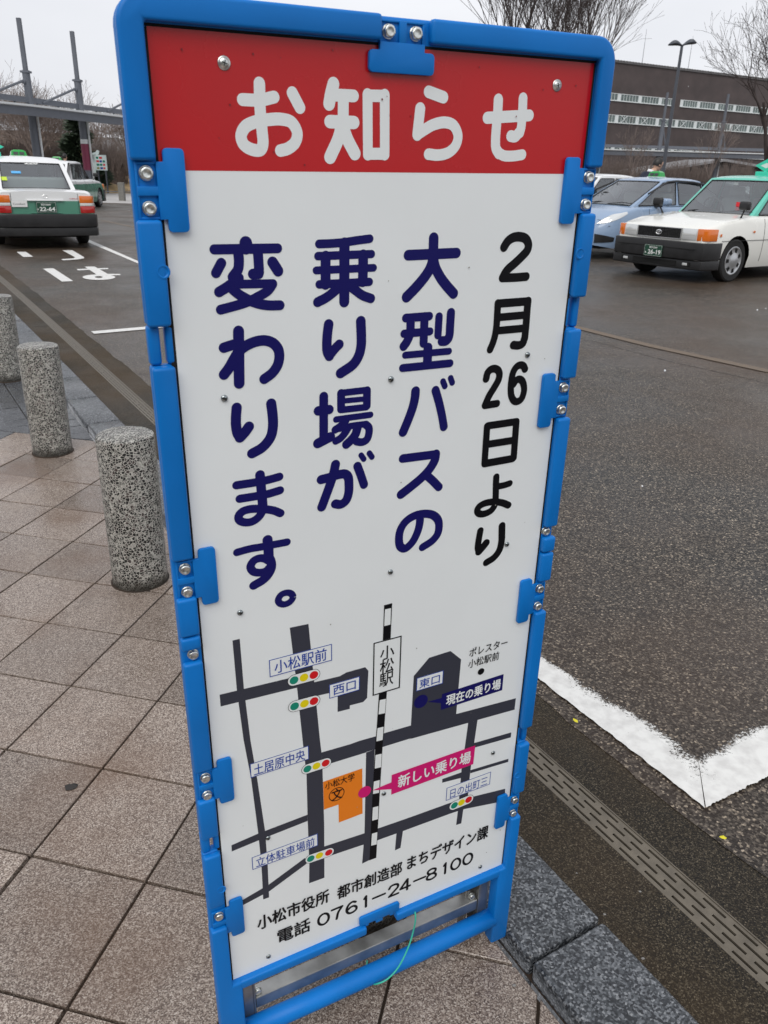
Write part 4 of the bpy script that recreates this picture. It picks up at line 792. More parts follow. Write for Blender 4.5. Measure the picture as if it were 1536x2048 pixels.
# steel stand behind the plastic frame
m = MB()
for u0, u1 in ((14, 18), (36, 40)): sbox(m, u0, u1, 1380, V0, -52, -17)
sbox(m, 14, 40, 1380, V0, -52, -49); sbox(m, 18, 36, 1380, V0, -20, -17.5)
m.build('steel_leg', 'steel_section', sign, bevel=.0008, seg=1)
m = MB(); sbox(m, 518, 521, 1380, V0, -52, -17); sbox(m, 538, 541, 1380, V0, -52, -17); sbox(m, 521, 538, 1380, V0, -20, -17.5); sbox(m, 498, 518, 1380, V0, -58, -55); sbox(m, 498, 501, 1380, V0, -55, -35)
m.build('steel_leg', 'steel_section', sign, bevel=.0008, seg=1)
m = MB(); sbox(m, 41, 517, 1506, 1509, -46, -20); sbox(m, 41, 517, 1506.4, 1534, -23, -19.6); m.build('steel_crossbar', 'steel_section', sign, bevel=.0008, seg=1)
for u_ in (47, 508): bolt(u_, 1500, -30, washer=True)
m = MB(); pts = [S(350, 1395, -12), S(349, 1420, 14), S(346, 1468, 13), S(332, 1500, 19), S(310, 1528, 26), S(288, 1546, 27), S(270, 1556, 22), S(262, 1570, 8), S(262, 1574, -12), S(275, 1560, -40)]
P = [np.array(p) for p in pts]; q = [P[0]]
out = []
for i in range(len(P)-1):
    p0 = P[max(i-1, 0)]; p1 = P[i]; p2 = P[i+1]; p3 = P[min(i+2, len(P)-1)]
    for t in (0, .25, .5, .75): out.append(.5*((2*p1)+(-p0+p2)*t+(2*p0-5*p1+4*p2-p3)*t*t+(-p0+3*p1-3*p2+p3)*t**3))
m.tube([sign.matrix_world @ Vector(p) for p in out], .0016, 8)
tag(m.build('tie_wire', 'wire_green', smooth='all'), 'thin green wire tying the sign stand to the bollard behind it', 'wire')
# ---------------------------------------------------------------- cars
def car(name, loc, heading, label, paint, roofpaint, style='box', plate=None, extras=(), group='taxis waiting on the plaza'):
    t = empty(name, loc, R(heading), label, 'taxi' if 'taxi' in label else 'car', group)
    if style == 'box':
        L, Wd, zt = 4.70, .845, 1.515; fa, ra = 1.60, -1.19; TX = [-2.35, -2.1, -1.55, -1.4, 1.0, 1.15, 1.9, 2.28, 2.35]; TZ = [.955, .985, .985, .96, .955, .955, .885, .80, .765]
        rock = .20; wb, wtp, rtp, rb = 1.08, .42, -.88, -1.52; nose = .10
    else:
        L, Wd, zt = 4.36, .845, 1.46; fa, ra = 1.30, -1.30; TX = [-2.18, -2.0, -1.62, -1.4, 1.0, 1.25, 1.75, 2.02, 2.18]; TZ = [.97, 1.03, 1.05, .99, .97, .965, .87, .74, .58]
        rock = .20; wb, wtp, rtp, rb = 1.30, .30, -.95, -1.62; nose = .30
    hl = L/2; WR = .312; AR = .365
    def top(x): return interp(x, TX, TZ)
    def plan(x):
        e = .42 if style != 'box' else .26; d = max(0, abs(x)-(hl-e))/e; return Wd*(1-(nose if x > 0 else .09)*d**2.2)
    def bottom(x):
        z = rock+(.06*max(0, (abs(x)-hl+.35)/.35))
        for a in (fa, ra):
            if abs(x-a) < AR: z = max(z, WR+math.sqrt(AR*AR-(x-a)**2)*.98)
        return z
    xs = sorted(set([round(-hl+L*i/46, 4) for i in range(47)]+[a+AR*math.cos(R(q)) for a in (fa, ra) for q in range(0, 181, 12)]+[hl-.02, hl-.06, -hl+.02, -hl+.06, rb, wb]))
    def sect(x):
        wv = plan(x); zb = bottom(x); sh = top(x)-.045-(.01 if style == 'box' else .03); cr = top(x); bulge = .012 if style == 'box' else .03
        prof = [(0, .955), (.12, .985), (.30, 1.0), (.52, 1.0+bulge*.4), (.72, .995), (.90, .972), (1.0, .945)]
        pts = [(wv*float(np.interp((zb+(sh-zb)*f_-rock)/(sh-rock), [q[0] for q in prof], [q[1] for q in prof])), zb+(sh-zb)*f_) for f_, k in prof]+[(wv*.915, sh+.022), (wv*.86, sh+.036), (wv*.45, cr-.004), (0, cr)]
        return pts
    m = MB(); rows = []
    for x in xs:
        s_ = sect(x); full = [(x, y_, z) for y_, z in s_]+[(x, -y_, z) for y_, z in reversed(s_[:-1])]; rows.append(full)
    nc = len(rows[0])
    def fm(i, j):
        xm = (xs[i]+xs[i+1])/2; 
        return 1 if (rb+.02 < xm < wb-.02 and 8 <= j <= nc-10) else 0
    m.grid(rows, fm=fm)
    for r_ in (rows[0], rows[-1]): m.add(r_, [tuple(range(len(r_)))], 0)
    m.build('body', [paint, 'interior'], t, smooth=True, weld=.0005)
    m = MB(); m.box(-hl+.15, hl-.15, -Wd+.2, Wd-.2, .19, .70); 
    for a in (fa, ra): m.box(a-AR, a+AR, -Wd+.13, Wd-.13, .35, .68)
    m.build('underbody', 'dark_void', t)
    # greenhouse: bilinear panels with a painted border and a glass middle
    zb_w = top(wb)-.035; zb_s = top(0)-.035; zb_r = top(rb)-.03; yb = Wd*.865; yt = .60 if style == 'box' else .56
    FB, FT = (wb, yb*.93, zb_w), (wtp, yt, zt-.055); RB, RT = (rb, yb*.91, zb_r), (rtp, yt*.97, zt-.075)
    bpx = .02
    MBs = (bpx, yb, zb_s+.005); MT = (bpx-.02, yt+.03, zt-.045)
    SB = (wb-.12, yb*.985, zb_w+.0); 
    frame = MB(); glass = MB(); trim = MB()
    def lerp(a, b, s_): return Vector(a).lerp(Vector(b), s_)
    def panel(p00, p10, p11, p01, bu0, bu1, bv0, bv1, bul, n=5, dirn=(1, 0, 0), mirror=True, rub=True):
        us = [0, bu0]+[bu0+(1-bu0-bu1)*k/n for k in range(1, n)]+[1-bu1, 1]; vs_ = [0, bv0]+[bv0+(1-bv0-bv1)*k/3 for k in (1, 2)]+[1-bv1, 1]
        D = Vector(dirn)
        for sg in ((1, -1) if mirror else (1,)):
            P = [[(lerp(lerp(p00, p10, a), lerp(p01, p11, a), b)+D*bul*(4*a*(1-a))*(.4+.6*(1-b))) for a in us] for b in vs_]
            P = [[(p.x, p.y*sg, p.z) for p in r_] for r_ in P]
            for i in range(len(vs_)-1):
                for j in range(len(us)-1):
                    inner = 1 <= i <= len(vs_)-3 and 1 <= j <= len(us)-3
                    q = [P[i][j], P[i][j+1], P[i+1][j+1], P[i+1][j]]
                    (glass if inner else frame).add(q, [(0, 1, 2, 3)])
            if rub:      # rubber surround just proud of the glass edge
                ring = [P[1][j] for j in range(1, len(us)-1)]+[P[i][len(us)-2] for i in range(2, len(vs_)-1)]+[P[len(vs_)-2][j] for j in range(len(us)-3, 0, -1)]+[P[i][1] for i in range(len(vs_)-3, 1, -1)]
                trim.tube([Vector(p)+Vector((D.x, D.y*sg, D.z))*.004 for p in ring+[ring[0]]], .011, 5, False)
    mir = lambda p: (p[0], -p[1], p[2])
    panel(mir(FB), FB, FT, mir(FT), .05, .05, .03, .07, .10, 6, (1, 0, .15), False)
    panel(RB, mir(RB), mir(RT), RT, .07, .07, .05, .10, .07, 6, (-1, 0, .1), False)
    panel(FB, MBs, MT, FT, .10, .04, .05, .10, .02, 4, (0, 1, 0))
    rq = (-1.05, yb*.975, zb_s+.01); rqt = (rtp+.12, yt*.99, zt-.06)
    panel(MBs, rq, rqt, MT, .05, .06, .05, .10, .012, 4, (0, 1, 0))
    for sg in (1, -1): frame.add([(p[0], p[1]*sg, p[2]) for p in (rq, RB, RT, rqt)], [(0, 1, 2, 3)])
    # roof
    rr = []
    for k in range(9):
        s_ = k/8; x = FT[0]+(RT[0]-FT[0])*s_; ye = interp(x, [RT[0], MT[0], FT[0]], [RT[1], MT[1], FT[1]]); ze = interp(x, [RT[0], MT[0], FT[0]], [RT[2], MT[2], FT[2]])
        xo = .042*max(0, 1-s_*4)-.030*max(0, s_*4-3); rr.append([(x+xo*math.sin(R(a))**2, ye*math.cos(R(a)), ze+(zt-ze+.0)*math.sin(R(a))**.8*(1-abs(2*s_-1)**5) if 0 < a < 180 else ze) for a in range(0, 181, 15)])
    frame.grid(rr)
    frame.build('roof', roofpaint, t, smooth=True, weld=.0008); glass.build('window_glass', 'car_glass', t, smooth=True, weld=.0008, fixn=True); trim.build('window_rubber', 'black_plastic', t)
    m = MB(); m.box(rtp+.1, wtp-.1, -yt+.06, yt-.06, zt-.115, zt-.10); m.build('headliner', 'seat_cloth', t)
    # seats, wheel, dash
    for sx_, sy in ((.02, .36), (.02, -.36)):
        m = MB(); m.box(sx_-.10, sx_+.04, sy-.24, sy+.24, .70, 1.16); m.box(sx_-.08, sx_+.02, sy-.13, sy+.13, 1.19, 1.34); m.box(sx_, sx_+.45, sy-.24, sy+.24, .62, .76); m.build('seat', 'seat_cloth', t, bevel=.04, seg=3, smooth=True)
    m = MB(); m.box(-1.0, -.86, -.60, .60, .70, 1.16); m.box(-.9, -.4, -.6, .6, .62, .78); m.build('rear_seat', 'seat_cloth', t, bevel=.05, seg=3, smooth=True)
    m = MB(); m.box(wb-.42, wb-.04, -.66, .66, .78, top(wb)-.005); m.build('dashboard', 'interior', t, bevel=.03)
    m = MB(); Mw = Matrix.Translation((wb-.5, -.36, 1.0)) @ Matrix.Rotation(R(-65), 4, 'Y'); m.tube([Mw @ Vector((.18*math.cos(R(a)), .18*math.sin(R(a)), 0)) for a in range(0, 361, 20)], .014, 6, False); m.build('steering_wheel', 'interior', t)
    m = MB(); m.box(wtp+.06, wtp+.09, -.12, .12, zt-.17, zt-.11); m.build('rear_view_mirror', 'black_plastic', t, bevel=.01)
    # wheels
    for xa in (fa, ra):
        for sg in (1, -1):
            Mx = Matrix.Translation((xa, sg*(Wd-.105), WR)) @ Matrix.Rotation(R(-90*sg), 4, 'X')
            m = MB(); m.lathe([(.20, -.09), (.285, -.09), (.306, -.075), (WR, -.05), (WR, .05), (.306, .075), (.285, .09), (.205, .086), (.195, .06)], 40, Mx)
            ty = m.build('wheel', 'tyre_rubber', t, smooth=True)
            m = MB(); m.lathe([(.200, .070), (.206, .088), (.196, .092), (.17, .080), (.075, .098), (.055, .104), (0, .106)], 36, Mx)
            hb = m.build('hubcap', 'hub_silver', ty, smooth=True)
            m = MB()
            for k in range(7):
                a = 2*math.pi*k/7
                q = [(.118, -.20), (.182, -.17), (.182, .17), (.118, .20)]
                vs = [Mx @ Vector((r_*math.cos(a+d_), r_*math.sin(a+d_), interp(r_, [.075, .17, .2], [.098, .080, .09])+.0025)) for r_, d_ in q]
                m.add(vs, [(0, 1, 2, 3)])
            m.build('hubcap_slot', 'dark_void', ty, fixn=False)
    # shut lines and handles
    m = MB()
    for x in (.94, bpx-.03, -1.02):
        s_ = sect(x)[1:7]
        for sg in (1, -1): m.tube([(x+(.0 if x > 0 else 0), (y_+.0015)*sg, z) for y_, z in s_], .0035, 4, False)
    for sg in (1, -1): m.tube([(x, (sect(x)[3][0]+.002)*sg, .60) for x in (-1.9, -1.6, -.8, 0, 1.2, 2.0)], .004, 4, False)
    m.build('shut_line', 'black_plastic', t)
    for x in (.18, -.84):
        for sg in (1, -1): m = MB(); m.box(x-.07, x+.07, sg*(Wd+.002)-.012, sg*(Wd+.002)+.012, .78, .80); m.build('door_handle', 'black_plastic' if style == 'box' else paint, t, bevel=.006)
    # front hood line, wipers
    m = MB(); 
    for y0 in (-.45, .12): m.tube([(wb+.045, y0, zb_w+.045), (wb-.03, y0+.28, zb_w+.075), (wb-.06, y0+.5, zb_w+.065)], .008, 5)
    m.build('wiper', 'black_plastic', t)
    def bumper(x_end, xarch, z0, z1, proud, matn, nm):
        sgn = 1 if x_end > 0 else -1; X = abs(x_end); out = []
        for a in (0, .25, .45, .6): out.append((X+proud-(a/.8)**2*.035, a))
        out += [(X+proud-.045, .70), (X+.025, Wd-.035), (X-.10, Wd+.014), (abs(xarch)+AR+.02, Wd+.016)]
        inn = [(abs(xarch)+AR+.02, Wd-.10), (X-.25, Wd-.16), (X-.15, 0)]
        pol = [(sgn*x, y_) for x, y_ in out+inn]; pol2 = [(x, -y_) for x, y_ in reversed(pol) if y_ != 0]
        mm = MB(); mm.prism(pol+pol2, lambda p, h: (p[0], p[1], h), z0, z1); return mm.build(nm, matn, t, bevel=.014, seg=3, smooth=True)
    def plate_(x, y_, z, sgn, lines):
        mm = MB(); mm.box(min(x, x+sgn*.012), max(x, x+sgn*.012), -.165+y_, .165+y_, z-.0825, z+.0825); pl = mm.build('number_plate', 'plate_green', t, bevel=.004)
        mm = MB(); X = (0, sgn, 0); xo = x+sgn*.0135
        for a, b, c, d_ in ((-.158, .158, -.0765, -.0735), (-.158, .158, .0735, .0765), (-.158, -.1555, -.0735, .0735), (.1555, .158, -.0735, .0735)): mm.add([(xo, y_+u_, z+v_) for u_, v_ in ((a, c), (b, c), (b, d_), (a, d_))], [(0, 1, 2, 3)])
        for s_, u0, v0_, w_, h_ in lines: text_on(mm, s_, (xo, y_+sgn*u0, z+v0_), X, (0, 0, 1), w_, h_, .03)
        mm.build('plate_lettering', 'plate_white', pl, fixn=False); return pl
    if style == 'box':
        bumper(hl, fa, .33, .575, .085, 'black_plastic', 'front_bumper'); bumper(hl, fa, .19, .325, .05, 'black_plastic', 'front_apron')
        bumper(-hl, ra, .37, .585, .10, 'black_plastic', 'rear_bumper'); bumper(-hl, ra, .22, .365, .08, 'black_plastic', 'rear_apron')
        m = MB(); m.box(hl+.035, hl+.052, -.40, .40, .225, .30); m.build('lower_grille', 'dark_void', t, bevel=.006); m = MB(); m.box(hl+.06, hl+.0865, -.70, .70, .478, .486); m.build('bumper_groove', 'dark_void', t)
        # nose: grille, headlamps, corner indicators
        m = MB(); g0, g1, gy = .60, .762, .40; x = hl+.012
        m.box(x-.03, x+.012, -gy, gy, g1-.012, g1); m.box(x-.03, x+.012, -gy, gy, g0, g0+.012); m.box(x-.03, x+.012, -gy, -gy+.012, g0, g1); m.box(x-.03, x+.012, gy-.012, gy, g0, g1); gr = m.build('grille', 'chrome', t, bevel=.002)
        m = MB(); m.box(x-.03, x-.012, -gy+.01, gy-.01, g0+.01, g1-.01)
        for k in range(7): m.box(x-.012, x+.004, -gy+.012, gy-.012, g0+.018+k*.0195, g0+.026+k*.0195)
        for k in range(-9, 10): m.box(x-.012, x-.002, k*.04-.002, k*.04+.002, g0+.012, g1-.012)
        m.build('grille_slats', 'black_plastic', gr)
        m = MB(); Mx = Matrix.Translation((x+.010, 0, .682)) @ Matrix.Rotation(R(90), 4, 'Y')
        def ell(a, b, dy=0, dz=0, r0=.0045): return [Mx @ Vector((dz+a*math.sin(R(q)), dy+b*math.cos(R(q)), .003)) for q in range(0, 361, 20)]
        m.tube(ell(.034, .050), .0045, 5, False); m.tube(ell(.030, .017), .004, 5, False); m.tube(ell(.012, .036, 0, -.016), .004, 5, False); m.build('emblem', 'chrome', gr)
        for sg in (1, -1):
            m = MB(); m.prism([(hl-.05, .415), (hl+.022, .415), (hl+.006, .655), (hl-.05, .655)], lambda p, h: (p[0], p[1]*sg, h), .605, .762); hdl = m.build('headlight', 'headlight', t, bevel=.006, smooth=True)
            m = MB(); m.prism([(hl+.0225, .42), (hl+.0245, .42), (hl+.0085, .65), (hl+.0065, .65)], lambda p, h: (p[0], p[1]*sg, h), .675, .69); m.build('headlight_bar', 'lamp_clear', hdl)
            m = MB(); m.prism([(hl-.05, .665), (hl+.010, .665), (hl-.004, .765), (hl-.07, .825), (hl-.22, .852), (hl-.22, .79), (hl-.09, .74)], lambda p, h: (p[0], p[1]*sg, h), .60, .765); m.build('indicator', 'lamp_amber', t, bevel=.005, smooth=True)
            m = MB(); m.box(hl-.02, hl+.036, sg*.56-.075, sg*.56+.075, .235, .295); m.build('fog_recess', 'dark_void', t, bevel=.008); m = MB(); m.box(hl+.0, hl+.041, sg*.55-.045, sg*.55+.045, .245, .285); m.build('fog_lamp', 'headlight', t, bevel=.008)
            # tail lamps: amber over clear over red
            for nm, mt_, z0, z1 in (('tail_lamp', 'lamp_red', .60, .715), ('reversing_lamp', 'lamp_clear', .718, .765), ('rear_indicator', 'lamp_amber', .768, .885)):
                k = (z0-.60)*.18
                m = MB(); m.prism([(-hl-.022+k*.2, .565), (-hl-.016+k*.1, .72), (-hl+.006, .788-k*.5), (-hl+.06, .828-k*.5), (-hl+.16, .850-k*.4), (-hl+.16, .78), (-hl+.06, .70), (-hl+.05, .565)], lambda p, h: (p[0], p[1]*sg, h), z0, z1); m.build(nm, mt_, t, bevel=.004, smooth=True)
            # fender mirror on a stalk
            m = MB(); mx_, my_ = 1.42, sg*.70; m.tube([(mx_, my_, .90), (mx_+.02, my_+sg*.04, .98), (mx_+.06, my_+sg*.08, 1.045)], [.016, .012, .014], 7)
            mr_ = m.build('mirror_stalk', 'black_plastic', t, smooth='all'); m = MB(); m.box(mx_+.02, mx_+.11, my_+sg*.08-.085, my_+sg*.08+.085, 1.02, 1.145); m.build('wing_mirror', 'black_plastic', mr_, bevel=.032, seg=4, smooth=True)
        if plate: 
            if 'rear' in plate: plate_(-hl-.028, 0, .695, -1, plate['rear'])
            if 'front' in plate: plate_(hl+.088, 0, .415, 1, plate['front'])
        # boot lid details: plate recess lip and garnish
        m = MB(); m.box(-hl-.030, -hl+.01, -.30, .30, .792, .822); m.build('boot_handle', paint, t, bevel=.008, smooth=True)
        m = MB(); m.box(-hl-.016, -hl+.01, -.255, .255, .595, .61); m.build('plate_recess', paint, t, bevel=.004)
        m = MB(); m.box(-hl-.004, -hl+.002, -.003-.545, .003-.545, .60, .92); m.box(-hl-.004, -hl+.002, .542, .548, .60, .92); m.build('boot_gap', 'black_plastic', t)
        m = MB(); Mx = Matrix.Translation((-hl-.004, 0, .87)) @ Matrix.Rotation(R(-90), 4, 'Y'); m.tube(ell(.026, .040), .003, 5, False); m.build('emblem', 'chrome', t)
    else:
        for sg in (1, -1):
            def side_y(x, z):
                s_ = sect(x); zs = [q[1] for q in s_]; ysx = [q[0] for q in s_]
                return float(np.interp(z, zs[:9], ysx[:9]))
            m = MB(); rows_ = []
            for q in range(11):
                x = hl-.012-.62*q/10; lo = .62+.19*(q/10)**1.2; hi_ = .735+.115*(q/10)**.8; hi_ = min(hi_, top(x)-.012)
                lo = min(lo, hi_-.004); rows_.append([(x+.012*(1-q/10), sg*(side_y(x, lo+(hi_-lo)*w_/4)+.007), lo+(hi_-lo)*w_/4) for w_ in range(5)])
            m.grid(rows_); m.build('headlight', 'headlight', t, smooth='all')
            m = MB(); rows_ = []
            for q in range(7):
                x = hl-.02-.30*q/6; rows_.append([(x+.01, sg*(side_y(x, z)+.006), z) for z in (.30+.03*q/6, .36, .46-.06*q/6)])
            m.grid(rows_); m.build('fog_recess', 'black_plastic', t, smooth='all')
            m = MB(); m.box(.60, .80, sg*.96-.10, sg*.96+.10, .96, 1.09); mo = m.build('wing_mirror', paint, t, bevel=.045, seg=4, smooth=True)
            m = MB(); m.box(.66, .76, sg*.82-.07, sg*.82+.07, .93, .98); m.build('mirror_foot', 'black_plastic', mo, bevel=.015)
            m = MB(); m.prism([(-hl-.004, .45), (-hl+.03, .74), (-hl+.3, .84), (-hl+.3, .80), (-hl+.08, .45)], lambda p, h: (p[0], p[1]*sg, h), .72, .88); m.build('tail_lamp', 'lamp_red', t, bevel=.01)
            m = MB(); m.tube([(MBs[0]+.9, sg*(yb*.955+.02), zb_s+.22), (.30, sg*(yt+.07), zt-.085), (bpx, sg*(yt+.075), zt-.062), (-.5, sg*(yt+.07), zt-.075), (-.88, sg*(yt+.055), zt-.11)], .018, 6); m.build('window_visor', 'black_plastic', t)
        m = MB(); m.box(hl-.10, hl+.012, -.50, .50, .25, .44); m.build('lower_grille', 'black_plastic', t, bevel=.03)
        m = MB(); m.box(hl-.05, hl+.016, -.42, .42, .60, .63); m.build('grille', 'chrome', t, bevel=.01)
    if 'lamp' in extras:
        m = MB(); zr = zt-.004; lx, ly = extras['lamp']
        m.add([(lx+a, ly+b, zr+c) for a, b, c in ((-.09, -.15, .0), (.09, -.15, .0), (.09, .15, .0), (-.09, .15, .0), (-.07, -.13, .09), (.07, -.13, .09), (.07, .13, .09), (-.07, .13, .09), (-.05, -.08, .118), (.05, -.08, .118), (.05, .08, .118), (-.05, .08, .118))],
              [(3, 2, 1, 0), (0, 1, 5, 4), (1, 2, 6, 5), (2, 3, 7, 6), (3, 0, 4, 7), (4, 5, 9, 8), (5, 6, 10, 9), (6, 7, 11, 10), (7, 4, 8, 11), (8, 9, 10, 11)])
        lp = m.build('roof_lamp', 'taxi_lamp_green', t, bevel=.008)
        m = MB()
        for k in (-1, 1): m.box(lx-.094, lx+.094, ly+k*.055-.04, ly+k*.055+.04, zr+.03, zr+.078)
        m.build('roof_lamp_pane', 'interior', lp); m = MB(); m.box(lx-.10, lx+.10, ly-.16, ly+.16, zr-.012, zr+.012); m.build('roof_lamp_base', 'plate_white', lp)
    if 'diamond' in extras:
        m = MB(); lx, ly = extras['diamond']; zr = zt; m.prism([(0, 0), (.20, .10), (0, .20), (-.20, .10)], lambda p, h: (lx+h, ly+p[0], zr+.05+p[1]), -.03, .03); dm = m.build('roof_sign', 'teal_sign', t, bevel=.004)
        m = MB(); m.prism([(0, .06), (.10, .10), (0, .14), (-.10, .10)], lambda p, h: (lx+h, ly+p[0], zr+.05+p[1]), -.032, .032); m.build('roof_sign_mark', 'plate_white', dm); m = MB(); m.box(lx-.12, lx+.12, ly-.12, ly+.12, zr-.02, zr+.06); m.build('roof_sign_base', 'teal_sign', dm, bevel=.01)
    return t, dict(hl=hl, zt=zt, RB=RB, RT=RT, wb=wb, FB=FB, FT=FT)
GZF = .11
t1, d1_ = car('taxi', (-7.213, 16.641, GZF-.004), 120.04, 'white over green taxi seen from behind with rear plate 22-64', 'paint_white_green', 'paint_white', plate={'rear': [('石川500', -.085, .028, .16, .032), ('22-64', -.115, -.06, .255, .068), ('あ', -.152, -.045, .026, .026)]}, extras={'lamp': (.1, .05), 'diamond': (-.2, .52)})
# things stuck on the first taxi's rear
def on_glass(t, d, y0, y1, s0, s1, matn, nm, text=None, col='sticker_white'):
    RB, RT = Vector(d['RB']), Vector(d['RT'])
    def q(y_, s_):
        a = abs(y_)/RB.y; bul = .07*(1-a*a)*(.4+.6*(1-s_)); p = Vector((RB.x, 0, RB.z)).lerp(Vector((RT.x, 0, RT.z)), s_); return (p.x-bul-.012, y_, p.z+.004)
    if matn:
        m = MB(); m.add([q(y0, s0), q(y1, s0), q(y1, s1), q(y0, s1)], [(0, 1, 2, 3)]); return m.build(nm, matn, t, fixn=False)
    m = MB(); a, b, c = Vector(q(y0, s0)), Vector(q(y1, s0)), Vector(q(y0, s1)); text_on(m, text, a, (b-a).normalized(), (c-a).normalized(), (b-a).length, (c-a).length, .05); return m.build(nm, col, t, fixn=False)
on_glass(t1, d1_, .10, -.14, .86, .955, None, 'window_number', '220')
on_glass(t1, d1_, .56, .46, .30, .42, 'sticker_yellow', 'window_sticker'); on_glass(t1, d1_, .36, .20, .54, .62, 'sticker_blue', 'window_sticker')
m = MB(); m.box(-2.372, -2.366, .30, .55, .70, .80); m.build('boot_sticker', 'sticker_white', t1); m = MB(); text_on(m, 'Comfort', (-2.3735, .53, .73), (0, -1, 0), (0, 0, 1), .2, .035, .0); m.build('boot_sticker_lettering', 'interior', t1, fixn=False)
m = MB(); text_on(m, 'COMFORT', (-2.362, -.40, .83), (0, -1, 0), (0, 0, 1), .14, .016, .02); m.build('boot_badge', 'lamp_red', t1, fixn=False)
car('taxi', (-11.342, 28.927, GZF-.004), 93.7, 'farther white over green taxi half hidden behind the first one, driving away to the right', 'paint_white_green', 'paint_white', extras={'lamp': (-.1, 0)})
t3, d3_ = car('taxi', (5.998, 14.036, GZF-.004), -145.0, 'cream white taxi with mint green roof facing the road, front plate 26-19', 'paint_cream', 'paint_teal', plate={'front': [('石川500', -.075, .03, .15, .03), ('26-19', -.09, -.055, .235, .07), ('あ', -.145, -.045, .028, .028)]}, extras={'diamond': (-.15, 0)})
m = MB(); m.box(.98, .985, .30, .37, 1.0, 1.12); m.build('red_tag', 'sticker_red', t3); m = MB(); m.box(.50, .53, -.10, -.03, 1.36, 1.40); m.build('windscreen_label', 'sticker_white', t3)
m = MB(); m.box(2.02, 2.06, .842, .848, .66, .70); m.box(1.20, 1.245, .848, .854, .705, .735); m.build('side_repeater', 'lamp_amber', t3, bevel=.003)
car('taxi', (5.198, 17.246, GZF-.004), -145.2, 'light blue sedan taxi with green roof lamp parked behind the cream one', 'paint_blue', 'paint_blue', style='round', extras={'lamp': (-.15, 0)})
car('taxi', (4.75, 20.3, GZF-.004), -145.0, 'plain white car at the back, only its roof and side windows showing beside the sign', 'paint_white', 'paint_white')

